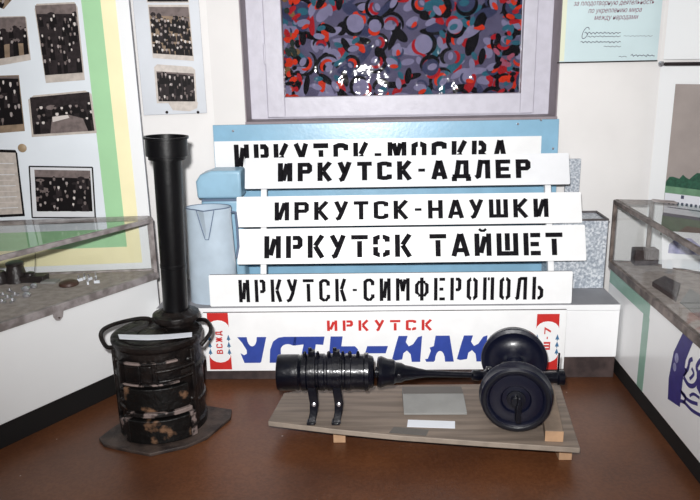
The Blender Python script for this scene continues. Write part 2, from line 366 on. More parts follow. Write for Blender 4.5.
for ix in range(12):
    for iy in range(10):
        x = cx0+.04+ix*.108+rnd.uniform(-.03, .03)+(iy % 2)*.05; y = .02+iy*.098+rnd.uniform(-.03, .03); q = rnd.random(); a0 = rnd.uniform(0, 2*PI)
        R_ = rnd.uniform(.034, .056)
        if q < .4:
            blob(x, y, R_, R_*.9, a0, rnd.choice(['pale', 'base', 'navy'])); arc(x, y, R_*.95, .019, a0, a0+rnd.uniform(2.4, 3.8), 'black')
            arc(x, y, R_*.9, .016, a0+3.9, a0+5.9, rnd.choice(['red', 'red', 'orange'])); blob(x+R_*.2*math.cos(a0), y+R_*.2*math.sin(a0), R_*.55, R_*.36, a0, rnd.choice(['teal', 'teal', 'pale']))
        elif q < .62:
            arc(x, y, R_*1.1, .016, a0, a0+3.1, 'black'); arc(x, y, R_*.62, .015, a0+.3, a0+2.9, rnd.choice(['red', 'orange'])); blob(x, y, R_*.45, R_*.3, a0, 'pale')
        elif q < .82:
            blob(x, y, .050, .019, a0, rnd.choice(['red', 'orange', 'red'])); blob(x+.02, y+.018, .042, .018, a0+.9, 'black'); blob(x-.03, y-.02, .03, .015, a0+1.2, 'pale'); blob(x-.018, y+.02, .024, .013, a0+1.6, 'teal')
        else:
            blob(x, y, .036, .019, a0, 'pale'); blob(x+.01, y-.02, .022, .011, a0+.5, 'orange'); arc(x, y, .03, .011, a0, a0+2.2, 'navy')
for i in range(150):  # flower border down the left side, and clusters at the lower right
    if i < 80: x = cx0+.03+rnd.random()*.075; y = rnd.uniform(0, cz1); c = rnd.choice(['orange', 'orange', 'orange', 'dgreen', 'ochre', 'black', 'red'])
    else: x = cx1-.04-abs(rnd.gauss(0, .05)); y = rnd.uniform(0, cz1); c = rnd.choice(['orange', 'red', 'black', 'teal', 'pink'])
    blob(x, y, rnd.uniform(.014, .03), rnd.uniform(.01, .018), rnd.uniform(0, PI), c, 7)
tag(m.build('curtain', smooth=0), 'colourful patterned curtain of red, teal and black swirls behind the window glass', 'curtain')

# ------------------------------------------------------------------ lettering
def letter(ch, w, t, st):
    """centre lines of the strokes of a letter, height 1, width w; st = stencil bridges"""
    a = t/2; b = w-t/2; g = (.07 if st else -.02); c = w/2; k = min(.14, w*.22)
    if ch == 'И': return [[(a,0),(a,1)],[(b,0),(b,1)],[(a+t*.55+g*.5,.06+g),(b-t*.55-g*.5,.94-g)]]
    if ch == 'Й': return letter('И', w, t, st)+[[(c-.14,1.2),(c-.05,1.12),(c+.05,1.12),(c+.14,1.2)]]
    if ch == 'Р': return [[(a,0),(a,1)],[(a+a+g,1-a),(b-k*.5,1-a),(b,1-a-k*.6),(b,.42+a+k*.4),(b-k*.5,.4+a),(a+a+g,.4+a)]]
    if ch == 'К': return [[(a,0),(a,1)],[(b+a*.2,1),(a+a+g+.03,.54)],[(a+a+g+.03,.52),(b+a*.2,0)]]
    if ch == 'У': return [[(a,1),(c,.42+g)],[(b,1),(c,.34),(c-.1,.08),(c-.22,.03)]]
    if ch == 'Т': return [[(0,1-a),(w,1-a)],[(c,0),(c,1-t-g)]]
    if ch == 'С':
        if st: return [[(b,.68),(b,.84),(b-k,1-a),(c+.05,1-a)],[(c-.06,1-a),(a+k,1-a),(a,.84),(a,.56)],[(a,.46),(a,.16),(a+k,a),(c-.06,a)],[(c+.05,a),(b-k,a),(b,.16),(b,.32)]] if st == 2 else \
                     [[(b,.7),(b,.85),(b-k,1-a),(a+k,1-a),(a,.85),(a,.15),(a+k,a),(c,a)],[(c+.08,a),(b-k,a),(b,.16),(b,.3)]]
        return [[(b,.7),(b,.85),(b-k,1-a),(a+k,1-a),(a,.85),(a,.15),(a+k,a),(b-k,a),(b,.15),(b,.3)]]
    if ch == '-': return [[(.05,.5),(w-.05,.5)]]
    if ch == 'М': return [[(a,0),(a,1)],[(b,0),(b,1)],[(a+t*.6+g*.4,.95),(c,.42)],[(c,.42),(b-t*.6-g*.4,.95)]]
    if ch == 'О': return [[(c-g*.6,1-a),(a+k,1-a),(a,.84),(a,.16),(a+k,a),(c-g*.6,a)],[(c+g*.6,1-a),(b-k,1-a),(b,.84),(b,.16),(b-k,a),(c+g*.6,a)]]
    if ch == 'В': return [[(a,0),(a,1)],[(a+a+g,1-a),(b-k,1-a),(b-.03,.9-a),(b-.03,.64),(b-k,.54),(a+a+g,.54)],[(b-k,.52),(b,.4),(b,.16),(b-k,a),(a+a+g,a)]]
    if ch == 'А': return [[(a*.8,0),(c-a*.2,1)],[(c+a*.2,1),(w-a*.8,0)],[(c-.17+g*.3,.27),(c+.17-g*.3,.27)]]
    if ch == 'Д': return [[(a*1.6,.12),(c-.1,.9),(c-.02,1-a)],[(c-.05,1-a),(b-.06,1-a),(b-.06,.2)],[(0,.14),(w,.14)],[(a*.7,-.12),(a*.7,.12)],[(w-a*.7,-.12),(w-a*.7,.12)]]
    if ch == 'Л': return [[(0,a*.6),(a*1.1,a*1.2),(a*2,.9),(c,1-a)],[(c-.06,1-a),(w,1-a)],[(b,0),(b,1-a*.5)]]
    if ch == 'Е': return [[(a,0),(a,1)],[(a+a+g,1-a),(w,1-a)],[(a+a+g,.5),(w-.06,.5)],[(a+a+g,a),(w,a)]]
    if ch == 'Н': return [[(a,0),(a,1)],[(b,0),(b,1)],[(a+a+g,.5),(b-a-g,.5)]]
    if ch == 'Ш': return [[(a,0),(a,1)],[(c,t+g*.4),(c,1)],[(b,0),(b,1)],[(a+a-.01,a),(b-a+.01,a)]]
    if ch == 'Ф': return [[(c,0),(c,1.02)],[(c-a-g,.82),(a+k*.7,.82),(a,.7),(a,.36),(a+k*.7,.24),(c-a-g,.24)],[(c+a+g,.82),(b-k*.7,.82),(b,.7),(b,.36),(b-k*.7,.24),(c+a+g,.24)]]
    if ch == 'П': return [[(a,0),(a,1)],[(b,0),(b,1)],[(a+a+g*.5,1-a),(b-a-g*.5,1-a)]]
    if ch == 'Ь': return [[(a,0),(a,1)],[(a+a+g,.54),(b-k,.54),(b,.42),(b,.16),(b-k,a),(a+a+g,a)]]
    if ch == 'Ж': return [[(c,0),(c,1)],[(a,1),(c-.12,.5),(a,0)],[(b,1),(c+.12,.5),(b,0)]]
    if ch == '7': return [[(0,1-a),(b,1-a),(c-.1,0)]]
    return []
def ribbon(pts, t):
    pts = [V((p[0], p[1])) for p in pts]; L = []; Rr = []
    for i, p in enumerate(pts):
        d0 = (p-pts[i-1]).normalized() if i else None; d1 = (pts[i+1]-p).normalized() if i < len(pts)-1 else None
        d0 = d0 or d1; d1 = d1 or d0
        n0 = V((-d0.y, d0.x)); n1 = V((-d1.y, d1.x)); n = (n0+n1).normalized(); kk = min(1.6, 1/max(.3, n.dot(n0)))
        L.append(p+n*t/2*kk); Rr.append(p-n*t/2*kk)
    return [[L[i], L[i+1], Rr[i+1], Rr[i]] for i in range(len(pts)-1)]
def text_mesh(mb, pl, text, x0, x1, y0, h, t, mm, w=.62, gap=.16, st=0, c=.001, slant=0, wt=None, rot=None):
    WD = {'М': 1.25, 'Ш': 1.28, 'Ф': 1.25, 'Д': 1.2, '-': .62, ' ': .45, 'Ж': 1.3, 'А': 1.05}
    ws = [w*WD.get(ch, 1) for ch in text]; tot = sum(ws)+gap*(len(text)-1); k = (x1-x0)/(tot*h); x = 0
    for ch, wd in zip(text, ws):
        if ch == ' ': x += wd+gap; continue
        for st_ in letter(ch, wd, t, st):
            tt = t*.75 if ch == '-' else (t*.55 if (ch == 'Й' and st_[0][1] > 1.05) else t)
            for qd in ribbon(st_, tt):
                pts = []
                for p in qd:
                    X = (x+p.x)*h*k; Y = p.y*h
                    if rot: pts.append((x0-Y, y0+X))
                    else: pts.append((x0+X+slant*Y, y0+Y))
                mb.slab(pl, pts, c, c, mm)
        x += wd+gap

# ------------------------------------------------------------------ bench and signs
BZ = .363; BY = 3.0; BX0 = -1.0; BX1 = 1.105
t = thing('low_bench', ((BX0+BX1)/2, (BY+WY)/2, 0), 'long low white bench along the back wall with grey top and dark kickboard', 'bench')
def bpoly(x0, x1, y0): return [(x0, y0), (x1, y0), (x1, WY-.006), (LC.x+.02, WY-.006), (x0, WY-.085)]
MB().prism(bpoly(BX0, BX1-.002, BY+.012), .108, BZ-.03, M['lacquer']).build('body', t, bevel=.003)
MB().prism(bpoly(BX0, BX1, BY-.006), BZ-.03, BZ, M['lacquer'], M['bench_grey']).build('bench_top', t, bevel=.004)
MB().prism(bpoly(BX0, BX1-.002, BY+.008), 0, .105, M['kick_brown']).build('kickboard', t, bevel=.002)
MB().box((BX0, BY-.002, .107), (BX1-.001, BY+.011, BZ-.031), M['lacquer']).build('front_panel', t, bevel=.002)

def sign(name, c, L, h, lean, text, tx, ty, label, mm, t=.19, w=.62, gap=.16, st=1, round_=0, th=.012, c_=.0012):
    """c centre; the text box is given in fractions of the face: tx=(x0,x1), ty=(y0,y1)"""
    pl = Plane(c, (1, 0, 0), (0, math.sin(lean), math.cos(lean)))
    base = pl.w(0, -h/2, 0)
    tg = thing(name, base, label, 'sign', 'destination signs')
    m = MB(); rr = .004
    poly = [(-L/2+rr, -h/2), (L/2-rr, -h/2), (L/2, -h/2+rr), (L/2, h/2-rr), (L/2-rr, h/2), (-L/2+rr, h/2), (-L/2, h/2-rr), (-L/2, -h/2+rr)]
    m.slab(pl, poly, -th, 0, mm, M['sign_edge']); pb = m.build('sign_board', tg, smooth=0)
    m = MB(); text_mesh(m, pl, text, -L/2+tx[0]*L, -L/2+tx[1]*L, -h/2+ty[0]*h, (ty[1]-ty[0])*h, t, M['black'], w, gap, st, c_)
    m.build('lettering', tg, smooth=0)
    return pl, tg
A = math.radians(21.3)
def on_lean(z, off=0):  # y of the leaning plane of the stand at height z
    return 3.07+(z-.363)*math.tan(A)+off
sign('destination_sign', (.069, 3.016, BZ+.0755), 1.641, .149, .06, 'ИРКУТСК-СИМФЕРОПОЛЬ', (.082, .922), (.13, .84), 'lowest black stencilled destination sign, narrow letters, standing on the bench front edge', M['sign'], t=.135, w=.42, gap=.2)
sign('destination_sign', (.171, on_lean(.606), .606), 1.621, .167, A, 'ИРКУТСК ТАЙШЕТ', (.078, .935), (.16, .79), 'white destination sign with a bold stencilled two-word name and no hyphen', M['sign'], t=.2, w=.66, gap=.2, st=2)
sign('destination_sign', (.162, on_lean(.760), .760), 1.616, .145, A, 'ИРКУТСК-НАУШКИ', (.112, .905), (.2, .8), 'white destination sign third from the bottom of the stack, ending in НАУШКИ', M['sign'], t=.19, gap=.22, st=0)
sign('destination_sign', (.157, on_lean(.932), .932), 1.529, .149, A, 'ИРКУТСК-АДЛЕР', (.103, .882), (.22, .82), 'aged white destination sign with worn ИРКУТСК-АДЛЕР letters, topmost on the stand', M['sign_dull'], t=.22, gap=.22, st=0)

# stand that carries the three leaning signs
t = thing('sign_stand', (.15, 3.2, BZ), 'white wooden easel stand behind the stacked destination signs', 'stand')
for px in (263, 549):
    x = atY(px, 190, 3.26).x
    pl = Plane((x, on_lean(BZ, .0)+.02, BZ), (1, 0, 0), (0, math.sin(A), math.cos(A)))
    MB().slab(pl, [(-.014, 0.024), (.014, 0.024), (.014, .63), (-.014, .63)], -.03, -.001, M['lacquer']).build('post', t, bevel=.002)
    MB().box((x-.014, 3.1, BZ+.001), (x+.014, 3.4, BZ+.02), M['lacquer']).build('foot', t, bevel=.002)
pl = Plane((0, on_lean(BZ)+.03, BZ), (1, 0, 0), (0, math.sin(A), math.cos(A)))
for b in (.2, .58):
    MB().slab(pl, [(-.53, b), (.79, b), (.79, b+.03), (-.53, b+.03)], -.046, -.026, M['lacquer']).build('cross_rail', t, bevel=.002)

# tall blue carriage board with white band
LB = .06; plb = Plane((0, 3.428, BZ+.001), (1, 0, 0), (0, math.sin(LB), math.cos(LB)))
xl = plb.uv(214, 150)[0]; xr = plb.uv(558, 150)[0]; yt = plb.uv(390, 122)[1]; yb1 = plb.uv(390, 138.5)[1]; xw = plb.uv(541, 150)[0]
t = thing('carriage_board', plb.w((xl+xr)/2, 0, 0), 'tall light blue carriage board with white band reading ИРКУТСК-МОСКВА behind the other signs', 'sign')
MB().slab(plb, [(xl, 0), (xr, 0), (xr, yt), (xl, yt)], -.014, 0, M['blue'], M['sign_edge']).build('board', t, bevel=.002)
MB().slab(plb, [(xl+.003, yb1-.17), (xw, yb1-.17), (xw, yb1), (xl+.003, yb1)], 0, .0008, M['sign'], M['sign']).build('white_band', t, smooth=0)
m = MB(); tx0 = plb.uv(234, 150)[0]; tx1 = plb.uv(508, 150)[0]; tb = plb.uv(390, 165)[1]; tt = plb.uv(390, 142)[1]
text_mesh(m, plb, 'ИРКУТСК-МОСКВА', tx0, tx1, tb-.012, tt-tb+.012, .2, M['black'], .62, .2, 1, .0018); m.build('lettering', t, smooth=0)
m = MB()
for q in ((518, 124), (541, 120), (553, 148.5), (233, 131)):
    a, b = plb.uv(*q); MB().lathe(plb.w(a, b, 0), plb.n, [(.006, 0), (.006, .002), (.003, .005)], M['silver'], 10).build('nail_head', t)

# big blue lettered sign on the bench front
plg = Plane((0, BY-.024, 0), (1, 0, 0), (0, math.sin(.01), math.cos(.01)))
gl, gb = plg.uv(207, 371); gr = plg.uv(565, 345)[0]; gb = .058; gt = .345
t = thing('carriage_route_board', plg.w((gl+gr)/2, gb), 'large white route board with huge blue and small red letters fixed to the bench front', 'sign')
MB().slab(plg, [(gl, gb), (gr, gb), (gr, gt), (gl, gt)], -.014, 0, M['sign'], M['sign_edge']).build('board', t, bevel=.0015)
m = MB()
def PX(*q): return [plg.uv(*p) for p in q]
a0 = plg.uv(327, 325); a1 = plg.uv(432, 325); bb = plg.uv(380, 330.5)[1]; bt = plg.uv(380, 320)[1]
text_mesh(m, plg, 'ИРКУТСК', a0[0], a1[0], bb, bt-bb, .22, M['red'], .8, .42, 1, .0012); m.build('small_lettering', t, smooth=0)
BT = plg.uv(380, 336)[1]; BB = plg.uv(380, 362)[1]; m = MB()
def big(x0, x1, polys):
    u0 = plg.uv(x0, 350)[0]; u1 = plg.uv(x1, 350)[0]
    for p in polys:
        m.slab(plg, [(u0+(u1-u0)*a, BB+(BT-BB)*b) for a, b in p], .0012, .0012, M['letter_blue'])
def circ(cx, cy, rx, ry, a0, a1, n=8): return [(cx+rx*math.cos(a0+(a1-a0)*i/n), cy+ry*math.sin(a0+(a1-a0)*i/n)) for i in range(n+1)]
big(238, 267, [[(0, 1), (.32, 1)]+circ(.5, .98, .17, .34, PI, 2*PI)+[(.68, 1), (1, 1), (.78, .04), (.74, 0), (.2, 0), (.08, .38), (.2, .3), (.3, .36), (.3, .5), (.16, .78)]])
big(269, 297, [[(0, 0), (.04, .5), (.16, .82), (.36, .97), (.55, 1), (1, 1), (.96, .66)]+circ(.68, .5, .26, .22, .9, PI)+[(.42, .4), (.42, .18), (.9, .16), (.84, 0)]])
big(293, 325, [[(.06, 1), (1, 1), (.95, .68), (.72, .7), (.62, .0), (.2, 0), (.34, .7), (0, .66)]])
big(328, 358, [[(.1, 1), (.5, 1), (.45, .62), (.9, .62), (1, .5), (.94, .12), (.8, 0), (0, 0)]])
m_hole = None
big(365, 388, [[(.1, .62), (1, .62), (.9, .34), (0, .34)]])
big(392, 422, [[(.12, .06), (.0, .1), (.14, .7), (.22, 1), (.52, 1), (.46, .76), (.56, .6), (.7, .68), (.86, .95), (1, 1), (.94, 0), (.66, 0), (.62, .3), (.5, .44), (.38, .34), (.34, .1)]])
big(425, 454, [[(0, .1), (.1, .12), (.2, .42), (.16, .55), (.3, .6), (.36, 1), (.84, 1), (.92, .5), (1, 0), (.7, 0)]+circ(.52, .06, .17, .36, 0, PI)+[(.3, 0), (.05, 0)]])
big(457, 487, [[(.12, .06), (.0, .1), (.14, .7), (.22, 1), (.52, 1), (.46, .76), (.56, .6), (.7, .68), (.86, .95), (1, 1), (.94, 0), (.66, 0), (.62, .3), (.5, .44), (.38, .34), (.34, .1)]])
big(488, 507, [[(0, 0), (.1, 1), (.5, .6), (.9, 1), (1, 0), (.7, 0), (.68, .4), (.5, .2), (.32, .4), (.3, 0)]])
big(508, 519, [[(0, 0), (0, 1), (1, 1), (1, .7), (.5, .7), (.5, .3), (1, .3), (1, 0)]])
big(520, 532, [[(0, 0), (0, 1), (.35, 1), (.35, .6), (.7, 1), (1, 1), (.6, .5), (1, 0), (.65, 0), (.35, .4), (.35, 0)]])
m.build('large_lettering', t, smooth=0)
for (x0, x1, txt, ya, yb) in ((208.5, 230.5, 'ВСЖД', 354, 331), (535, 558.5, 'Ш-7', 350, 327)):
    u0 = plg.uv(x0, 345)[0]; u1 = plg.uv(x1, 345)[0]; uc = (u0+u1)/2; e0 = plg.uv(x0, 369.5)[1]; e1 = plg.uv(x0, 313)[1] if x0 < 300 else plg.uv(x0, 314)[1]
    m = MB(); m.slab(plg, [(u0, e0), (u1, e0), (u1-.003, e1), (u0+.003, e1)], .0006, .0006, M['red'])
    hw = (u1-u0)/2; vc0 = e0+.075; vc1 = e1-.075
    m.slab(plg, circ(uc, vc1, hw*.98, .04, 0, PI)+circ(uc, vc0, hw*.98, .04, PI, 2*PI), .0010, .0010, M['sign'])
    for k in range(3):
        for sx in (-1, 1):
            xx = uc+sx*hw*.86; yy = vc0+.004+k*.034
            m.slab(plg, [(xx-.009, yy), (xx+.009, yy), (xx, yy+.026)], .0014, .0014, M['teal'])
            m.slab(plg, [(xx-.002, yy-.006), (xx+.002, yy-.006), (xx+.002, yy), (xx-.002, yy)], .0014, .0014, M['teal'])
    lh = .030; v0 = plg.uv(x0, ya)[1]; v1 = plg.uv(x0, yb)[1]
    # rotated text, reads upwards
    WD = {'Ж': 1.2, 'Ш': 1.2, '-': .5}; ws = [.6*WD.get(ch, 1) for ch in txt]; tot = sum(ws)+.18*(len(txt)-1); k_ = (v1-v0)/tot; xx = 0
    for ch, wd in zip(txt, ws):
        for st_ in letter(ch, wd, .2, 0):
            for qd in ribbon(st_, .17): m.slab(plg, [(uc+lh/2-p.y*lh, v0+(xx+p.x)*k_) for p in qd], .0016, .0016, M['red'])
        xx += wd+.18
    m.build('emblem', t, smooth=0)

# ------------------------------------------------------------------ enamel ware on the bench
t = thing('water_tank', (-.735, 3.33, BZ), 'light blue enamel tank with rounded lid standing behind the pale jug', 'tank')
x0 = atY(197, 190, 3.27).x; x1 = -.625
m = MB(); m.box((x0+.012, 3.27, BZ), (x1-.006, 3.395, .815), M['tank']); m.build('tank_body', t, bevel=.02, bseg=4)
zt = atY(230, 170, 3.29).z
lp = Plane((0, 3.262, 0), (1, 0, 0), (0, 0, 1)); zl = .818
m = MB(); m.slab(lp, [(x0, zl), (x1, zl), (x1, zt), (x0+.075, zt), (x0+.02, zt-.018), (x0-.003, zt-.05)], -.138, 0, M['tank']); m.build('lid', t, bevel=.012, bseg=4)
MB().box((x0+.02, 3.258, .806), (x1-.004, 3.27, .8165), M['dark_trim']).build('lid_seam', t, bevel=.002)

jx = atY(211, 250, 3.1).x
t = thing('enamel_jug', (jx, 3.11, BZ), 'tall pale blue enamel jug with a V-shaped spout beside the stove pipe', 'jug')
JT = .81
def jr(z): f = (z-BZ)/(JT-BZ); return .122-.014*f
vs = []; seg = 56; lv = [BZ, BZ+.01, BZ+.1, BZ+.2, BZ+.3, BZ+.37, JT-.012, JT]
prof = [(jr(z) if z < JT-.02 else jr(z)+.003, z) for z in lv]
m = MB(); rings = []
def jug_pt(r_, z, an):
    # spout faces the viewer: pulls the wall forward in a V that narrows downwards
    f = max(0, (z-(JT-.16))/.16); w_ = .04+.42*f; d = abs((an+PI/2+PI) % (2*PI)-PI)
    k = max(0, 1-d/w_) if f > 0 else 0
    return (jx+r_*math.cos(an)*.93, 3.11+(r_*.6+.028*f*k)*math.sin(an), z)
lv = [BZ, BZ+.008]+[BZ+.05*i for i in range(1, 9)]+[JT-.012, JT-.004, JT]
lv = sorted(set(round(z, 4) for z in lv+[JT-.15+.0125*i for i in range(11)]))
for z in lv:
    for k in range(seg): vs.append(jug_pt(jr(z)+(.003 if z > JT-.013 else 0), z, 2*PI*k/seg))
n = len(lv)
for z in reversed(lv[-12:]):
    for k in range(seg): vs.append(jug_pt(jr(z)-.004, z, 2*PI*k/seg))
tot = n+12
fs = [(i*seg+k, i*seg+(k+1) % seg, (i+1)*seg+(k+1) % seg, (i+1)*seg+k) for i in range(tot-1) for k in range(seg)]
fs += [tuple(reversed(range(seg))), tuple(range((tot-1)*seg, tot*seg))]
m.add(vs, fs, M['jug']); m.build('jug_body', t, smooth=50)
m = MB()   # V seam of the spout
sp = [V(jug_pt(jr(z), z, -PI/2+sgn*(.012+.40*max(0, (z-(JT-.16))/.16)))) + V((0, -.003, 0)) for sgn, zs in ((-1, [JT-.001-.015*i for i in range(10)]), (1, [JT-.001-.015*i for i in range(9, -1, -1)])) for z in zs]
m.tube(sp, .0022, M['dark_trim'], 8); m.build('spout_seam', t)
m = MB(); m.tube([(jx+.095, 3.14, JT-.03), (jx+.115, 3.15, JT-.035), (jx+.118, 3.15, JT-.1), (jx+.118, 3.15, JT-.2), (jx+.108, 3.14, JT-.25)], .006, M['dark_trim'], 8); m.build('handle', t)
m = MB(); m.tube([V(jug_pt(jr(JT)+.002, JT, 2*PI*k/40)) for k in range(40)], .0028, M['dark_trim'], 6, closed=True); m.build('rim', t)

# grey speckled box and board at the right end of the bench
t = thing('speckled_box', (.965, 3.31, BZ), 'grey speckled metal box on the right end of the bench', 'box')
xb0, xb1, yb0 = .842, 1.098, 3.22; zb = atY(595, 219, yb0).z
MB().box((xb0, yb0, BZ), (xb1, yb0+.18, zb-.008), M['granite']).build('box_body', t, bevel=.004)
m = MB(); frame_rect(m, xb0-.003, xb1+.001, 0, 1, .01, .01, 0, 1, M['sign_edge']); m = MB()
for a, b in (((xb0-.003, yb0-.003, zb-.008), (xb1+.001, yb0+.008, zb)), ((xb0-.003, yb0+.17, zb-.008), (xb1+.001, yb0+.183, zb)), ((xb0-.003, yb0+.008, zb-.008), (xb0+.008, yb0+.17, zb)), ((xb1-.01, yb0+.008, zb-.008), (xb1+.001, yb0+.17, zb))):
    m.box(a, b, M['sign_edge'])
m.build('rim', t)
xg = atY(580, 175, 3.46).x
m = MB(); m.box((xg-.07, 3.455, BZ), (xg, 3.475, atY(575, 159, 3.455).z), M['granite'])
tag(m.build('speckled_board', bevel=.002), 'narrow grey speckled board standing against the wall behind the topmost leaning sign', 'board')

# ------------------------------------------------------------------ stove
SX, SY = -.873, 2.60; SR = .167; STZ = .415
t = thing('cast_iron_stove', (SX, SY, 0), 'black cast-iron pot-bellied stove with tall pipe standing on an iron floor plate', 'stove')
pts = [atZ(*q, 0) for q in ((99, 441), (112, 431), (128, 420), (205, 408), (232, 412), (231, 420), (207, 440), (186, 449), (150, 457), (120, 451), (104, 447))]
m = MB(); m.prism([(p.x, p.y) for p in pts][::-1], 0, .014, M['plate']); m.build('floor_plate', t, bevel=.003)
m = MB()
m.lathe((SX, SY, .014), (0, 0, 1), [(SR+.004, 0), (SR+.006, .03), (SR-.002, .04), (SR, .10), (SR+.006, .105), (SR+.006, .125), (SR, .13), (SR+.002, .25), (SR+.01, .256), (SR+.01, .272), (SR+.002, .28), (SR+.002, .37)], M['stove'], 64)
m.build('stove_body', t, smooth=30)
m = MB(); m.lathe((SX, SY, .384), (0, 0, 1), [(SR+.002, -.006), (SR+.010, .002), (SR+.013, .012), (SR+.012, .022), (SR+.0, .027), (SR-.02, .024)], M['stove'], 64); m.build('top_rim', t, smooth=30)
m = MB(); m.lathe((SX-.01, SY-.03, .405), (0, 0, 1), [(.115, 0), (.115, .006), (.108, .009), (.06, .010), (.058, .007), (.052, .007), (.05, .011), (.0, .011)], M['stove'], 48, caps=False)
m.build('hotplate_ring', t, smooth=30)
def spline(ps, k=6):
    ps = [V(p) for p in ps]; out = []
    for i in range(len(ps)-1):
        a, b, c, d = ps[max(0, i-1)], ps[i], ps[i+1], ps[min(len(ps)-1, i+2)]
        for j in range(k):
            u = j/k; out.append(.5*((2*b)+(c-a)*u+(2*a-5*b+4*c-d)*u*u+(3*b-a-3*c+d)*u**3))
    return out+[ps[-1]]
def curved_door(z0, z1, a0, a1, r0, r1, mm, name, parent, n=14, bevel=.004):
    """a door following the round body; angles from the front, right positive"""
    vs = []; 
    for i in range(n+1):
        a = a0+(a1-a0)*i/n
        for r_ in (r0, r1):
            for z in (z0, z1): vs.append((SX+r_*math.sin(a), SY-r_*math.cos(a), z))
    fs = []
    for i in range(n):
        o = i*4; q = o+4
        fs += [(o+2, q+2, q+3, o+3), (o, o+1, q+1, q), (o+1, o+3, q+3, q+1), (o, q, q+2, o+2)]
    fs += [(0, 2, 3, 1), (n*4, n*4+1, n*4+3, n*4+2)]
    m = MB(); m.add(vs, fs, mm); return m.build(name, parent, bevel=bevel, smooth=40)
fd = curved_door(.265, .355, -.62, .72, SR-.005, SR+.026, M['stove'], 'fire_door', t)
curved_door(.278, .346, -.40, .16, SR+.02, SR+.034, M['stove'], 'door_plate', fd)
for z0_, z1_, b0, b1 in ((.349, .357, -.5, .66), (.262, .269, -.5, .66)): curved_door(z0_, z1_, b0, b1, SR+.018, SR+.034, M['worn_ash'], 'door_edge', fd, bevel=.002)
for b0 in (-.52, -.1, .22): curved_door(.27, .35, b0, b0+.035, SR+.018, SR+.039, M['stove'], 'door_bar', fd, n=3, bevel=.002)
curved_door(.278, .286, .25, .95, SR+.02, SR+.04, M['stove'], 'latch_bar', fd); curved_door(.318, .328, .2, 1.0, SR+.02, SR+.042, M['stove'], 'latch_bar', fd)
md = curved_door(.15, .245, -.55, .86, SR-.005, SR+.024, M['worn'], 'lower_door', t)
curved_door(.128, .146, -.5, .9, SR-.002, SR+.03, M['worn_ash'], 'ash_ledge', t, bevel=.003)
ad = curved_door(.022, .12, -.42, .8, SR-.005, SR+.040, M['worn'], 'ash_door', t)
curved_door(.012, .09, -1.0, -.60, SR-.004, SR+.016, M['worn_ash'], 'base_scale', t)
curved_door(.016, .12, -.55, -.44, SR-.004, SR+.034, M['worn_ash'], 'door_jamb', t); curved_door(.016, .12, .84, .97, SR-.004, SR+.03, M['worn_ash'], 'door_jamb', t)
for an in (-1.15, 1.1):
    curved_door(.05, .37, an-.06, an+.06, SR-.002, SR+.014, M['stove'], 'rib', t, n=3)
m = MB()
for a, z in ((-.75, .30), (-.75, .22), (-.8, .17), (1.0, .33), (-1.0, .33), (1.02, .16), (-.72, .10)):
    MB().lathe((SX+(SR-.002)*math.sin(a), SY-(SR-.002)*math.cos(a), z), (math.sin(a), -math.cos(a), 0), [(.011, 0), (.011, .008), (.006, .014)], M['stove'], 12).build('bolt', t)
# lifting handles: loops standing out from the rim
hl = [atY(*q) for q in ((117, 346, 2.52), (107, 347, 2.52), (101, 337, 2.55), (103, 330, 2.57), (112, 325, 2.6), (126, 321, 2.65), (140, 318.5, 2.68), (149, 319, 2.70), (151, 323, 2.71))]
MB().tube(spline(hl), .0085, M['stove'], 10).build('handle', t)
hr = [atY(*q) for q in ((197, 320, 2.70), (205, 320, 2.68), (210, 325, 2.65), (210.5, 332, 2.61), (206, 339, 2.57), (201, 345, 2.55))]
MB().tube(spline(hr), .0085, M['stove'], 10).build('handle', t)
pc = V((SX+.055, 2.695, 0)); PD = V((.032, 0, 1))
pb_ = atZ(176, 316, .42); 
m = MB(); m.lathe((pc.x, pc.y, .408), (0, 0, 1), [(.07, 0), (.07, .018), (.094, .022), (.097, .032), (.094, .046), (.070, .052), (.058, .062)], M['stove'], 48); m.build('pipe_collar', t, smooth=30)
m = MB(); m.lathe((pc.x, pc.y, .45), PD, [(.050, 0), (.051, .2), (.0525, .202), (.0525, .214), (.051, .216), (.055, .68), (.05, .68), (.05, .3)], M['pipe'], 48, caps=False); m.build('stove_pipe', t, smooth=30)
ztop = atY(166, 137, pc.y).z
m = MB(); m.lathe((pc.x+.032*(ztop-.095-.45), pc.y, ztop-.095), PD, [(.056, .008), (.072, .010), (.072, .022), (.080, .024), (.080, .088), (.086, .090), (.086, .098), (.076, .098), (.076, .03), (.060, .02)], M['pipe'], 48, caps=False); m.build('pipe_socket', t, smooth=30)
# flash glint on the stove top, modelled as a thin white strip
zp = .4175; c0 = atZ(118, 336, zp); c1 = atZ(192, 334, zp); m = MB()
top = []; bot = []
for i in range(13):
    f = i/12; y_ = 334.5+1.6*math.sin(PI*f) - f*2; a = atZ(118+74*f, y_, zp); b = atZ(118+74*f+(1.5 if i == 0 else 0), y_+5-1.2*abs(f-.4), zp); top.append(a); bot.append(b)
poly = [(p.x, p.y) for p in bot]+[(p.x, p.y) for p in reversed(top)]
m.prism(poly, zp, zp+.0015, M['paper']); tag(m.build('glint_strip', smooth=0), 'white strip modelling the flash glint across the stove top', 'label')

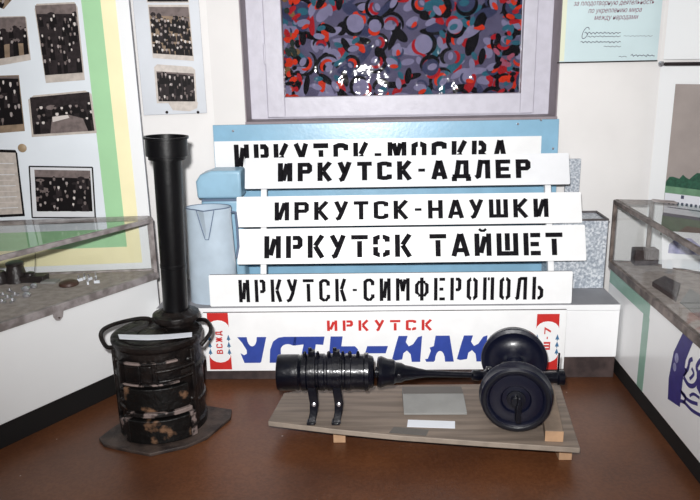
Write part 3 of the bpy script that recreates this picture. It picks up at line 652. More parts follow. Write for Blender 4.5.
# ------------------------------------------------------------------ display platform with wheelset and generator
DZ = .098
t = thing('display_platform', (.2, 2.5, 0), 'low grey wooden board on small pine blocks under the black wheelset', 'platform')
q = [(-.418, 2.436), (-.15, 2.372), (.09, 2.325), (.42, 2.277), (.726, 2.237), (.785, 2.75), (.10, 2.745), (-.30, 2.712), (-.385, 2.672)]
m = MB(); m.prism(q, DZ-.022, DZ, M['board_edge'], M['wood']); m.build('board', t, bevel=.003)
for (x, y) in ((-.142, 2.45), (.70, 2.325)):
    MB().box((x-.024, y-.01, 0), (x+.024, y+.09, DZ-.022), M['pine']).build('block', t, bevel=.002)
for (x, y) in ((-.142, 2.60), (.70, 2.60)):
    MB().box((x-.024, y, 0), (x+.024, y+.07, DZ-.022), M['pine']).build('block', t, bevel=.002)
bm_ = Plane((0, 0, 0), (1, 0, 0), (0, 0, 1))
m = MB(); m.prism([(.612, 2.285), (.676, 2.28), (.735, 2.66), (.672, 2.665)], DZ, DZ+.042, M['beam']); 
tg = m.build('wooden_beam', bevel=.003); tag(tg, 'short weathered wooden beam lying on the platform right of the front wheel', 'beam')
MB().prism([(.6115, 2.281), (.6757, 2.276), (.6763, 2.2795), (.6122, 2.2845)], DZ+.001, DZ+.041, M['pine']).build('end_grain', tg, bevel=0, smooth=0)

# wheelset: two flanged wheels on an axle pointing away from the viewer
WR = .133
wf = atY(516, 397, 2.36); wr = atY(513.5, 357.5, 2.73)
cz = DZ+.004+WR
wf.z = DZ+WR+.002+.002; f0 = V((wf.x, 2.36, cz)); f1 = V((atY(514, 357, 2.71).x, 2.71, cz))
ax = (f1-f0).normalized()
t = thing('wheelset', (f0.x, 2.53, DZ), 'black railway wheelset with two flanged wheels standing on the grey platform', 'wheelset')
def wheel(c, d, nm):
    m = MB(); m.lathe(c-d*.03, d, [(0, .004), (.022, .004), (.024, .012), (.05, .016), (.055, .008), (.06, .007), (.095, .012), (.1, .003), (.104, 0), (.122, 0), (.127, .004), (.129, .03), (.131, .034), (WR+.0, .038), (WR+.002, .044), (WR, .052), (.12, .056), (.106, .052), (.092, .05), (.07, .058), (.05, .072), (.038, .088), (.034, .105), (0, .105)], M['wheel'], 72, caps=False)
    o = m.build(nm, t, smooth=32)
    m = MB(); m.lathe(c-d*.046, d, [(0, 0), (.016, 0), (.020, .004), (.020, .02), (.034, .022), (.036, .036)], M['hub'], 32, caps=False)
    m.build('hub', o, smooth=30)
    m = MB(); m.lathe(c-d*.031, d, [(.106, 0), (.110, -.003), (.118, -.003), (.122, 0)], M['hub'], 64, caps=False); m.build('tyre_ring', o)
    return o
wo = wheel(f0, ax, 'wheel'); wheel(f1, -ax, 'wheel')
m = MB(); m.box((f0.x-.009, f0.y-.062, cz-.075), (f0.x+.009, f0.y-.03, cz-.005), M['hub']); m.box((f0.x-.006, f0.y-.066, cz-.02), (f0.x+.006, f0.y-.03, cz+.028), M['hub']); m.build('axle_key', t, bevel=.003)
# outward hub of rear wheel face (towards the viewer)
m = MB(); m.lathe(f0, ax, [(.03, 0), (.022, .04), (.022, .12), (.04, .13), (.04, .21), (.022, .22), (.022, .30), (.034, .33)], M['wheel'], 32, caps=False); m.build('axle', t, smooth=30)
# gearbox on the axle with drive input to the left and stub to the right
gc = f0+ax*.17
m = MB(); m.box((gc.x-.05, gc.y-.05, cz-.06), (gc.x+.05, gc.y+.05, cz+.05), M['iron']); m.build('gearbox', t, bevel=.015, bseg=3)
m = MB(); m.lathe((gc.x+.05, gc.y, cz+.0), (1, 0, -.02), [(.03, 0), (.026, .05), (.022, .06), (.024, .11), (.030, .115), (.030, .138), (.014, .14), (.0, .142)], M['iron'], 28, caps=False); m.build('stub_shaft', t, smooth=30)
m = MB(); sx_ = gc.x+.166; m.tube([(sx_, gc.y, cz+.01), (sx_, gc.y, cz+.10)], .004, M['iron'], 8); m.build('lever', t)

# generator with strap feet
GY = 2.50; gl_ = atY(277, 371, GY); gr_ = atY(374, 371, GY); GZ = .274; GR = .070
g0 = V((gl_.x, GY, GZ)); g1 = V((gr_.x, GY, GZ)); GL = gr_.x-gl_.x
t = thing('axle_generator', ((g0.x+g1.x)/2, GY, DZ), 'black ribbed cylindrical generator on strap feet at the left of the platform', 'generator')
m = MB(); p_ = [(0, .0), (.05, .0), (.068, .004), (GR, .012), (GR, .085), (GR-.004, .09)]
x = .095
while x < GL-.105:
    p_ += [(GR-.002, x), (GR+.002, x+.004), (GR+.002, x+.022), (GR-.002, x+.026)]; x += .034
p_ += [(GR-.002, GL-.075), (GR-.001, GL-.04), (GR+.004, GL-.036), (GR+.004, GL-.022), (GR-.004, GL-.02), (GR-.01, GL-.004), (.05, GL), (0, GL)]
m.lathe(g0, (1, 0, 0), p_, M['iron'], 56, caps=False); m.build('casing', t, smooth=32)
for px in (311, 336):
    x = atY(px, 371, GY-.05).x
    m = MB(); m.lathe((x-.015, GY, GZ), (1, 0, 0), [(GR+.001, 0), (GR+.006, .001), (GR+.006, .029), (GR+.001, .03)], M['iron'], 48, caps=False); st_ = m.build('strap', t, smooth=30)
    m = MB(); m.box((x-.013, GY-.012, GZ+GR+.004), (x+.013, GY+.012, GZ+GR+.022), M['iron']); m.lathe((x-.006, GY, GZ+GR+.02), (0, 0, 1), [(.008, 0), (.008, .012), (.0, .012)], M['iron'], 8); m.build('clamp_bolt', st_, bevel=.002)
    # curved foot: leaves the casing front and stands on the board
    pf = [(x, GY-.058, GZ-.03), (x+.006, GY-.066, GZ-.07), (x+.009, GY-.062, GZ-.10), (x+.006, GY-.07, GZ-.135), (x-.002, GY-.085, DZ+.006)]
    m = MB()
    vs = []
    for k, p in enumerate(pf):
        wd = .017 if k < 3 else .0145
        for dx, dy in ((-wd, -.008), (wd, -.008), (wd, .008), (-wd, .008)): vs.append((p[0]+dx, p[1]+dy, p[2]))
    fs = [(i*4+k, i*4+(k+1) % 4, i*4+4+(k+1) % 4, i*4+4+k) for i in range(4) for k in range(4)]+[(0, 1, 2, 3), (16, 19, 18, 17)]
    m.add(vs, [tuple(reversed(f)) for f in fs], M['iron']); m.box((x-.02, GY-.10, DZ), (x+.012, GY-.06, DZ+.009), M['iron']); m.build('foot', t, bevel=.003)
    m = MB(); m.lathe((x+.009, GY-.072, GZ-.1), (0, -1, .2), [(.008, 0), (.008, .008), (.0, .011)], M['silver'], 10); m.build('foot_bolt', t)
    # rear foot
    MB().box((x-.015, GY+.05, DZ), (x+.015, GY+.066, GZ-.035), M['iron']).build('foot', t, bevel=.003)
m = MB()
for k, px in enumerate((305, 318, 329, 343, 350, 358)):
    x = atY(px, 353, GY).x; MB().lathe((x, GY-.01, GZ+GR-.006), (0, -.1, 1), [(.007, 0), (.007, .018 if k % 2 else .024), (.004, .028), (0, .028)], M['iron'], 10, caps=False).build('terminal', t)
# cardan shaft between generator and gearbox
x0 = g1.x+.006; xe = gc.x-.05
t2 = thing('drive_shaft', ((x0+xe)/2, GY, DZ), 'slim glossy black drive shaft between the generator and the wheelset', 'shaft')
p0 = V((x0, GY, GZ)); p1 = V((xe-.002, gc.y, cz+.005)); d = p1-p0; Ld = d.length; k = .115
sp = [(.02, 0), (.02, .006), (.058, .008), (.062, .02), (.052, .045), (.05, .07), (.044, .074), (.04, .08), (.038, .10), (.03, .115), (.026, .14), (.020, .165), (.014, .20), (.011, Ld*.6), (.011, Ld-.12), (.020, Ld-.115), (.022, Ld-.09), (.015, Ld-.075), (.024, Ld-.06), (.026, Ld-.04), (.018, Ld-.03), (.03, Ld-.024), (.03, Ld-.004), (.0, Ld)]
m = MB(); m.lathe(p0, d, sp, M['iron'], 28, caps=False); m.build('tapered_shaft', t2, smooth=30)
m = MB(); dn = d.normalized()
for q in (.09, Ld-.05):
    c = p0+dn*q; m = MB(); m.box((c.x-.012, c.y-.04, c.z-.012), (c.x+.012, c.y+.04, c.z+.012), M['iron']); m.box((c.x-.012, c.y-.012, c.z-.036), (c.x+.012, c.y+.012, c.z+.036), M['iron']); m.build('universal_joint', t2, bevel=.004)

# cards and labels on the platform
m = MB(); qs = [atZ(*p, DZ) for p in ((405, 415), (467, 414), (465, 398), (404, 398))]; qt = [atZ(*p, DZ) for p in ((404, 398), (465, 398), (464, 388), (405, 388))]
m = MB(); a = atZ(404, 415, DZ); b = atZ(467, 414.5, DZ)
t = thing('caption_block', ((a.x+b.x)/2, 2.52, DZ), 'grey sloping caption block lying under the drive shaft', 'caption block')
yb_ = 2.66
prf = [(a.y, 0), (a.y, .008), (a.y+.09, .028), (yb_+.005, .028), (yb_+.005, 0)]
vs = [(xx, p[0], DZ+p[1]) for xx in (a.x, b.x) for p in prf]
m.add(vs, [(0, 1, 2, 3, 4), (9, 8, 7, 6, 5)]+[((i+1) % 5, i, i+5, (i+1) % 5+5) for i in range(5)], M['card']); o = m.build('block', t, bevel=.001)
bm = bmesh.new(); bm.from_mesh(o.data); bmesh.ops.recalc_face_normals(bm, faces=bm.faces); bm.to_mesh(o.data); bm.free()
MB().box((a.x+.001, a.y+.125, DZ+.0285), (b.x-.001, yb_+.004, DZ+.0305), M['card_dark']).build('dark_strip', t, smooth=0)
def flat_label(ps, z, mm, name, label):
    w_ = [atZ(*p, z) for p in ps]; m = MB(); m.prism([(p.x, p.y) for p in w_], z, z+.0015, mm); return tag(m.build(name, smooth=0), label, 'label')
flat_label([(407, 427), (455, 428.5), (455, 421.5), (408, 420)], DZ, M['paper'], 'paper_label', 'small white paper label on the platform in front of the grey caption block')
flat_label([(389, 433), (426, 436), (429, 430), (394, 427)], DZ, M['card_dark'], 'paper_label', 'dim brownish paper label near the front edge of the platform')

# ------------------------------------------------------------------ left showcase
Fa = V((-1.018, 3.105, 0)); dl = V((-.534, -.845, 0)).normalized(); Fb = Fa + dl*2.0
Bk = V((-1.045, 3.155, 0)); Bb = V((-2.45, 3.02, 0)); ZC0, ZC1 = .50, .762; KZ = .10
foot = [Fa, Bk, Bb, V((-2.6, Fb.y, 0)), Fb]
fp = [(p.x, p.y) for p in foot]
def inset(poly, d, z=0):
    c = sum((V((p[0], p[1], 0)) for p in poly), V((0, 0, 0)))/len(poly)
    return [(c.x+(p[0]-c.x)*(1-d), c.y+(p[1]-c.y)*(1-d)) for p in poly]
def bar(m, a, b, za, zb, wd, hh, mm, n=None):
    """rectangular bar from a to b (plan points) at heights za..; wd thick in plan"""
    a = V((a.x, a.y, 0)); b = V((b.x, b.y, 0)); d = (b-a).normalized(); n = V((-d.y, d.x, 0))
    vs = []
    for p, z in ((a, za), (b, zb)):
        for sx, dz in ((-1, 0), (1, 0), (1, hh), (-1, hh)): q = p+n*sx*wd/2; vs.append((q.x, q.y, z+dz))
    m.add(vs, [(3, 2, 1, 0), (4, 5, 6, 7), (0, 1, 5, 4), (1, 2, 6, 5), (2, 3, 7, 6), (3, 0, 4, 7)], mm)
def showcase(foot, name, label, steel, front, base_m, open_top=()):
    fp = [(p.x, p.y) for p in foot]; c = sum(foot, V((0, 0, 0)))/len(foot)
    t = thing(name, (c.x, c.y, 0), label, 'display case')
    MB().prism(inset(fp, .012), 0, KZ, M['kick']).build('kickboard', t, bevel=.002)
    MB().prism(fp, KZ, ZC0-.022, base_m).build('cabinet_base', t, bevel=.003)
    MB().prism(inset(fp, .004), ZC0-.022, ZC0, M['case_floor']).build('case_floor', t, smooth=0)
    n = len(foot)
    for i in range(n):
        a, b = foot[i], foot[(i+1) % n]
        m = MB(); bar(m, a, b, ZC0-.028, ZC0-.028, .02, .034, steel); m.build('bottom_rail', t, bevel=.002)
        if i not in open_top: m = MB(); bar(m, a, b, ZC1-.02, ZC1-.02, .018, .02, steel); m.build('top_rail', t, bevel=.002)
        m = MB(); m.box((a.x-.008, a.y-.008, ZC0), (a.x+.008, a.y+.008, ZC1-.005), steel); m.build('corner_post', t, bevel=.001)
        if i in front:
            m = MB(); bar(m, a, b, ZC0+.006, ZC0+.006, .004, ZC1-ZC0-.026, M['glass']); m.build('side_glass', t, smooth=0)
    MB().prism(inset(fp, .01), ZC1, ZC1+.004, M['glass']).build('top_glass', t, smooth=0)
    return t
lc = showcase([Fa, Bk, Bb, V((-2.6, Fb.y, 0)), Fb][::-1], 'showcase', 'glass-topped showcase on white cabinet along the left photo board', M['steel'], (0, 1, 2, 3, 4), M['case_white'])
# bracket tab under the front rail
pc_ = Plane(Fa+V((0, 0, 0)), -dl, (0, 0, 1)); 
tp = [pc_.uv(*q) for q in ((51, 306), (62, 304), (61, 316), (58, 320), (55, 320), (52.5, 317))]
MB().slab(pc_, [(a_, b_) for a_, b_ in tp], .004, .014, M['steel']).build('bracket_tab', lc, bevel=.001)
a_, b_ = pc_.uv(57, 317); m = MB(); m.lathe(pc_.w(a_, b_, .014), pc_.n, [(.004, 0), (.004, .004), (0, .005)], M['steel_dark'], 10); m.build('screw', lc)

# exhibits in the left case
def it(z, px, py): return atZ(px, py, z)
c = it(ZC0, 17, 281); m = MB()
m.lathe((c.x, c.y, ZC0), (0, 0, 1), [(.052, 0), (.05, .01), (.047, .014), (.034, .075), (.038, .08), (.038, .088), (.03, .092), (0, .092)], M['dark_obj'], 32, caps=False)
tag(m.build('iron_insulator', smooth=30), 'dark conical iron piece standing at the left end of the left showcase', 'exhibit')
c = it(ZC0, 0, 283); m = MB(); m.lathe((c.x, c.y, ZC0), (0, 0, 1), [(.04, 0), (.04, .03), (.03, .05), (.025, .055), (0, .055)], M['dark_obj'], 24, caps=False)
tag(m.build('iron_weight', smooth=30), 'low dark round iron piece at the photo left edge in the showcase', 'exhibit')
c = it(ZC0, 35, 281); m = MB()
m.box((c.x-.055, c.y-.03, ZC0), (c.x+.055, c.y+.03, ZC0+.03), M['dark_obj']); m.lathe((c.x-.02, c.y, ZC0+.028), (0, 0, 1), [(.025, 0), (.022, .012), (.01, .016), (0, .016)], M['dark_obj'], 20, caps=False)
tag(m.build('telegraph_key', bevel=.003), 'dark low apparatus right of the conical iron piece in the left showcase', 'exhibit')
m = MB(); w0 = V((c.x, c.y, ZC0+.03)); m.tube([w0, w0+V((.012, 0, .05)), w0+V((.02, 0, .105))], .0012, M['dark_obj'], 6)
tag(m.build('wire', smooth=0), 'thin upright wire on the dark apparatus in the left showcase', 'wire')
rnd = random.Random(3)
for k, (px, py, r_) in enumerate(((26, 291, .018), (34, 288, .016), (27, 297, .017))):
    c = it(ZC0, px, py); m = MB(); m.lathe((c.x, c.y, ZC0), (0, 0, 1), [(r_*.7, 0), (r_, .004), (r_, .014), (r_*.5, .022), (0, .023)], M['silver'], 20, caps=False)
    tag(m.build('silver_cap', smooth=40), ('shiny silver cap just below the dark apparatus, left one of the upper pair', 'shiny silver cap just below the dark apparatus, right one of the upper pair', 'shiny silver cap nearest the case front')[k], 'exhibit', 'silver caps in the left showcase')
c = it(ZC0, 69, 285); m = MB(); m.lathe((c.x, c.y, ZC0), (0, 0, 1), [(.04, 0), (.043, .004), (.04, .014), (.025, .02), (.0, .021)], M['brownobj'], 28, caps=False)
tag(m.build('brown_disc', smooth=40), 'dark brown round disc lying in the middle of the left showcase', 'exhibit')
c = it(ZC0, 52, 282); m = MB(); m.box((c.x-.04, c.y-.03, ZC0), (c.x+.03, c.y+.02, ZC0+.01), M['card'])
tag(m.build('grey_card', bevel=.001), 'grey card lying beside the brown disc', 'card')
for k, (px, py) in enumerate(((80, 281), (85, 279), (90, 280), (96, 278), (88, 284), (97, 283))):
    c = it(ZC0, px, py); m = MB(); Rm = Matrix.Translation((c.x, c.y, ZC0)) @ Matrix.Rotation(rnd.uniform(0, PI), 4, 'Z')
    m.box((-.012, -.004, 0), (.012, .004, .012), M['paper'], Rm); m.box((-.008, -.003, .012), (-.002, .003, .03), M['silver'], Rm)
    tag(m.build('small_fitting', smooth=0), 'tiny white metal fitting in the cluster at the right of the left showcase', 'exhibit', 'tiny fittings in the left showcase')
for k, (px, py) in enumerate(((3, 296), (10, 292), (8, 299), (15, 296), (2, 303), (13, 302))):
    c = it(ZC0, px, py); m = MB(); Rm = Matrix.Translation((c.x, c.y, ZC0)) @ Matrix.Rotation(rnd.uniform(0, PI), 4, 'Z')
    m.box((-.018, -.004, 0), (.018, .004, .008), M['silver'], Rm); m.lathe((c.x, c.y, ZC0+.008), (0, 0, 1), [(.006, 0), (.004, .01), (0, .01)], M['silver'], 8, caps=False)
    tag(m.build('small_bolt', smooth=0), 'small silver bolt below the conical iron piece in the left showcase', 'exhibit', 'small bolts in the left showcase')

# ------------------------------------------------------------------ photo boards on the left
th = math.radians(5.5); pn = Plane((-1.035, 3.20, 0), (math.cos(th), math.sin(th), 0), (0, 0, 1))
ue = pn.uv(155, 270)[0]; t = thing('photo_board', pn.w(-.7, ZC0, 0), 'large pale display board with green and yellow borders behind the left showcase', 'display board')
MB().slab(pn, [(-1.15, .46), (ue, .46), (ue, 2.1), (-1.15, 2.1)], -.018, 0, M['panel_white'], M['grey_board']).build('board', t, bevel=.001)
def L_poly(uR, vB, uI, vI): return [(-1.15, vB), (uR, vB), (uR, 2.1), (uI, 2.1), (uI, vI), (-1.15, vI)]
uy = (pn.uv(116, 0)[0]+pn.uv(137, 216)[0])/2; ug = (pn.uv(100, 0)[0]+pn.uv(124, 216)[0])/2; ui = (pn.uv(81, 0)[0]+pn.uv(106, 216)[0])/2
vy = pn.uv(100, 264)[1]; vg = pn.uv(60, 249)[1]; vi = pn.uv(60, 231)[1]
for nm, mm, poly in (('yellow_border', 'yellow', L_poly(uy, vy, ug, vg)), ('green_border', 'green', L_poly(ug, vg, ui, vi))):
    m = MB(); a = poly
    m.slab(pn, [a[0], a[1], (a[1][0], a[4][1]), (a[0][0], a[4][1])], 0, .0008, M[mm]); m.slab(pn, [(a[4][0], a[4][1]), (a[1][0], a[4][1]), a[2], a[3]], 0, .0008, M[mm]); m.build(nm, t, smooth=0)
MB().slab(pn, [(-1.15, vi), (ui, vi), (ui, 2.1), (-1.15, 2.1)], 0, .0006, M['panel']).build('pale_field', t, smooth=0)
a_, b_ = pn.uv(22.5, 148); m = MB(); m.lathe(pn.w(a_, b_, .001), pn.n, [(.019, 0), (.019, .004), (.015, .007), (0, .008)], M['tan'], 24, caps=False)
m.build('round_button', t, smooth=40)

def lerp(q, a, b):  # q corners BL BR TR TL
    return tuple((q[0][i]*(1-a)+q[1][i]*a)*(1-b)+(q[3][i]*(1-a)+q[2][i]*a)*b for i in (0, 1))
def photo(pl, q, label, rows, cols, seed, border=.04, bm_='cream', bg='ph1', ins=(0, 0, 0, 0), cut=.07, off=.001, zone=(0, 1), style='crowd', grp=None, size=1.0, tab=None):
    q = [pl.uv(*p) for p in q]; rn = random.Random(seed)
    ctr = lerp(q, .5, 0)
    t = thing('photograph', pl.w(ctr[0], ctr[1], off), label, 'photograph', grp)
    m = MB(); c = cut
    m.slab(pl, [lerp(q, *p) for p in ((0, 0), (1, 0), (1, 1-c), (1-c, 1), (c, 1), (0, 1-c))], off, off+.0015, M[bm_])
    if tab: m.slab(pl, [pl.uv(*p) for p in tab], off, off+.0013, M['cream'])
    m.build('mount', t, smooth=0)
    l, b_, r_, t_ = ins; m = MB(); L = [off+.0018]
    def F(a, b): return lerp(q, l+(1-l-r_)*a, b_+(1-b_-t_)*b)
    def sh(pts, mm): L[0] += .00004; m.slab(pl, [F(min(max(a, 0), 1), min(max(b, 0), 1)) for a, b in pts], L[0], L[0], M[mm])
    sh([(0, 0), (1, 0), (1, 1), (0, 1)], bg)
    if style == 'page':
        for k in range(9): y = .1+k*.09; sh([(0, y), (.9, y), (.9, y+.012), (0, y+.012)], 'ph3' if k % 2 else 'photo_white')
        m.build('print', t, smooth=0); return t
    if style == 'street':
        sh([(0, 0), (1, 0), (1, .3), (.5, .34), (0, .22)], 'ph4'); sh([(0, .62), (1, .7), (1, 1), (0, 1)], 'ph2')
    if style == 'crowd' or style == 'street':
        if style == 'crowd': sh([(0, zone[1]*.98), (1, zone[1]*.95), (1, 1), (0, 1)], 'ph2')
    for _ in range(14 if style != 'page' else 0):   # mottled background of the old prints
        x = rn.random(); y = zone[0]+(zone[1]-zone[0])*rn.random(); a = rn.uniform(.04, .12); b = rn.uniform(.03, .09)
        sh([(x+a*math.cos(k*PI/4), y+b*math.sin(k*PI/4)) for k in range(8)], rn.choice(['ph0', 'ph1', 'ph2', 'ph1']))
    for rrow in range(rows-1, -1, -1):
        y = zone[0]+(zone[1]-zone[0])*(rrow+.45)/rows*.95
        for k in range(cols):
            fs_ = rn.uniform(.65, 1.0); x = (k+.5+rn.uniform(-.42, .42)+(.3 if rrow % 2 else -.1))/cols; hw = .40/cols*size*fs_; hh = (zone[1]-zone[0])*.42/rows*fs_
            yy = y+rn.uniform(-.3, .3)*(zone[1]-zone[0])/rows
            if rn.random() < .06: continue
            sh([(x-hw*1.25, 0 if rrow == 0 else yy-hh*2.2), (x+hw*1.25, 0 if rrow == 0 else yy-hh*2.2), (x+hw*1.1, yy), (x+hw*.5, yy+hh*.35), (x-hw*.5, yy+hh*.35), (x-hw*1.1, yy)], rn.choice(['ph0', 'ph0', 'ph0', 'ph1']))
            if rn.random() < .25: sh([(x-hw*.12, yy-hh*.5), (x+hw*.12, yy-hh*.5), (x+hw*.2, yy+hh*.2), (x-hw*.2, yy+hh*.2)], 'ph2')
            n = 8; sh([(x+hw*.5*math.cos(2*PI*i/n), yy+hh*.6+hh*.62*math.sin(2*PI*i/n)) for i in range(n)], rn.choice(['ph3', 'ph2', 'ph2s']))
            sh([(x-hw*.5, yy+hh*1.0), (x+hw*.5, yy+hh*1.0), (x+hw*.35, yy+hh*1.35), (x-hw*.35, yy+hh*1.35)], 'ph0')
    if style == 'table':
        sh([(.28, 0), (.9, 0), (.84, .34), (.62, .46), (.34, .44)], 'ph2'); sh([(.34, .3), (.62, .38), (.6, .46), (.34, .44)], 'ph3')
    m.build('print', t, smooth=0)
    return t
G = 'photographs on the left display board'
photo(pn, [(0-6, 6), (4, 9), (12, 0), (-6, -12)], 'sepia photo corner at the very top left of the display board', 1, 2, 11, bg='ph4', grp=G, cut=0)
photo(pn, [(46, 83), (85, 80), (77, 2), (34, 4)], 'tall photo of people on steps, tilted, beside the green border', 6, 6, 2, ins=(.02, .1, .03, .02), bg='ph1', grp=G, cut=.06, zone=(.1, .9), size=.9)
photo(pn, [(-14, 68), (31, 60), (26, 16), (-14, 17)], 'brownish photo of a street gathering cut by the left photo edge', 2, 6, 3, ins=(0, .14, .02, .02), bg='ph1', grp=G, style='street', zone=(.3, .75), cut=.04)
photo(pn, [(-12, 134), (25, 131), (19, 75), (-12, 76)], 'dark photo of seated men with a tan strip below, at the left edge', 4, 5, 4, ins=(0, .13, .02, .02), bm_='ph4', bg='ph0', grp=G, cut=0)
photo(pn, [(32, 137), (97, 133), (91, 90), (28, 96)], 'wide photo of people around a table, clipped corners, mid board', 3, 7, 5, ins=(.03, .06, .03, .04), bg='ph1', grp=G, style='table', zone=(.2, .8), cut=.09)
photo(pn, [(33, 217), (95, 217), (92, 168), (30, 167)], 'dark-framed group photo with a white strip below, lowest by the green border', 4, 8, 6, ins=(.07, .12, .03, .05), bm_='photo_white', bg='ph0', grp=G, cut=.03, zone=(.02, .85))
m = MB(); q = [pn.uv(*p) for p in ((32.5, 217.5), (95.5, 217.5), (92.5, 167.3), (29.5, 166.3))]
for i in range(4):
    for j in ((q[i], q[(i+1) % 4]),):
        for qd in ribbon([j[0], j[1]], .006): m.slab(pn, [(p.x, p.y) for p in qd], .001, .0042, M['ph0'])
o_ = [o for o in COL.objects if o.name.startswith('photograph') and 'dark-framed' in o.get('label', '')][0]
m.build('photo_frame', o_, smooth=0)
pg = photo(pn, [(-14, 218), (25, 216), (17, 150), (-14, 149)], 'pale printed page with rounded black outline at the left edge above the showcase', 1, 1, 9, ins=(0, .04, .05, .04), bm_='ph0', bg='cream', grp=G, style='page', cut=.05)

# grey photo board on the wall
dw = (LC-LW).normalized(); pw = Plane(LC, dw, (0, 0, 1))
qa = [pw.uv(*p) for p in ((144, 115), (207, 114), (199, 0), (136, 0))]
t = thing('photo_board', pw.w((qa[0][0]+qa[1][0])/2, qa[0][1], .0), 'narrow grey display board with two group photos on the wall behind the stove pipe', 'display board')
u0 = qa[0][0]; u1 = min(qa[1][0], -.012); v0 = qa[0][1]
MB().slab(pw, [(u0, v0), (u1, v0), (u1, 2.1), (u0, 2.1)], .002, .016, M['grey_board'], M['sign_edge']).build('board', t, bevel=.001)
m = MB()
for px in ((167, 112), (198, 112)):
    a_, b_ = pw.uv(*px); MB().lathe(pw.w(a_, b_, .016), pw.n, [(.007, 0), (.007, .003), (0, .006)], M['ph1'], 12, caps=False).build('pin', t)
G2 = 'photographs on the grey board'
photo(pw, [(147, 3), (189, 3), (187, -25), (145, -25)], 'bottom of a dark group photo cut by the top edge, on the grey board', 3, 7, 21, ins=(.02, .04, .02, .02), bg='ph0', grp=G2, off=.017, cut=0)
photo(pw, [(153, 58), (194, 61), (189, 5), (148, 5)], 'upper full group photo with cream top band on the grey board', 5, 9, 22, ins=(.02, .09, .02, .04), bg='ph4', grp=G2, off=.017, cut=0, zone=(.03, .84), size=1.5)
photo(pw, [(157, 103), (197, 103), (195, 67), (154, 64)], 'small group photo with cream tab below on the grey board', 3, 9, 23, ins=(.05, .05, .04, .18), bg='ph1', grp=G2, off=.017, cut=.08, zone=(.0, .98), size=1.4, tab=[(168, 102), (198, 102), (197, 108), (190, 111), (173, 110)])

# ------------------------------------------------------------------ certificate on the back wall
pk = Plane((0, WY, 0), (1, 0, 0), (0, 0, 1))
c0 = pk.uv(559, 59)[0]; c1 = pk.uv(658, 59)[0]; cz0 = pk.uv(610, 61)[1]; c1 = min(c1, RC.x-.02)
t = thing('certificate', pk.w((c0+c1)/2, cz0, 0), 'pale blue certificate with red and dark script on the wall right of the window', 'certificate')
MB().slab(pk, [(c0, cz0), (c1, cz0), (c1, cz0+.72), (c0, cz0+.72)], .002, .008, M['cert'], M['ph1']).build('sheet', t, smooth=0)
MB().slab(pk, [(c0, cz0+.004), (c0+.022, cz0+.004), (c0+.022, cz0+.72), (c0, cz0+.72)], .008, .0084, M['cert_edge']).build('cream_edge', t, smooth=0)
MB().slab(pk, [(c0-.008, cz0-.006), (c1, cz0-.006), (c1, cz0), (c0-.008, cz0)], .002, .014, M['ph1']).build('bottom_bar', t, smooth=0)
def font_text(body, pl, u, v, size, mm, parent, name, shear=.3, off=.0092, xs=1.0):
    cu = bpy.data.curves.new('tmp', 'FONT'); cu.body = body; cu.size = size; cu.shear = shear; cu.align_x = 'CENTER'; cu.resolution_u = 3
    o = bpy.data.objects.new('tmp', cu); COL.objects.link(o); bpy.context.view_layer.update()
    me = bpy.data.meshes.new_from_object(o.evaluated_get(bpy.context.evaluated_depsgraph_get())); bpy.data.objects.remove(o)
    m = MB(); m.add([pl.w(u+p.co.x*xs, v+p.co.y, off) for p in me.vertices], [tuple(f.vertices) for f in me.polygons], mm)
    return m.build(name, parent, smooth=0)
uc = (c0+c1)/2+.01
for body, px, py, sz, mm in (('за плодотворную деятельность', 613, 5, .031, 'ink_red'), ('по укреплению мира', 614, 12.5, .031, 'ink_red'), ('между народами', 615, 19.5, .031, 'ink_red')):
    a_, b_ = pk.uv(px, py); font_text(body, pk, a_, b_, sz, M[mm], t, 'script_line', xs=.78)
# illegible handwriting strokes and signatures
rnd = random.Random(5); m = MB()
def scribble(px0, px1, py, amp, wd, mm):
    a0, b0 = pk.uv(px0, py); a1, b1 = pk.uv(px1, py); n = int((a1-a0)/.006); pts = []
    for i in range(n):
        f = i/max(1, n-1); pts.append((a0+(a1-a0)*f, b0+(b1-b0)*f+amp*math.sin(i*2.2)*rnd.uniform(.3, 1)))
    for qd in ribbon(pts, wd): m.slab(pk, [(p.x, p.y) for p in qd], .0092, .0092, M[mm])
for a in ((584, 620, 33, .006, .003), (587, 620, 36.5, .004, .0025), (623, 652, 36, .003, .0015), (580, 620, 42, .005, .003), (603, 620, 46.5, .004, .0022), (618, 626, 56.5, .003, .002), (630, 654, 55.5, .006, .003)): scribble(*a, 'ink')
a_, b_ = pk.uv(585, 33)
for qd in ribbon([(a_+.016*math.cos(x*.5), b_+.026*math.sin(x*.5+.6)) for x in range(12)], .003): m.slab(pk, [(p.x, p.y) for p in qd], .0092, .0092, M['ink'])
m.build('handwriting', t, smooth=0)

# ------------------------------------------------------------------ right side: boards across the corner, painting, showcase
d45 = V((.7071, -.7071, 0)); p45 = Plane(RC+V((-.012, -.012, 0))+d45*.03, d45, (0, 0, 1))
e0 = p45.uv(657, 120)[0]; vt = p45.uv(680, 66)[1]
t = thing('painting_board', p45.w(.5, vt-.9, 0), 'white display board across the right corner carrying the river painting', 'display board')
MB().slab(p45, [(e0, .42), (1.3, .42), (1.3, vt), (e0, vt)], .0, .016, M['panel_white'], M['grey_board']).build('board', t, bevel=.001)
t = thing('upper_board', p45.w(.5, vt+.02, 0), 'white upper board above the dark rail in the right corner', 'display board')
MB().slab(p45, [(e0+.01, vt+.03), (1.3, vt+.03), (1.3, 2.2), (e0+.01, 2.2)], .0, .016, M['panel_white'], M['grey_board']).build('board', t, bevel=.001)
m = MB(); vt2 = vt+.010; a = p45.w(e0+.02, vt2, .02); b = p45.w(1.3, vt2, .02); m.tube([a, b], .008, M['ph1'], 10); rail = tag(m.build('hanging_rail'), 'thin dark metal rail between the two white boards at the right', 'rail')
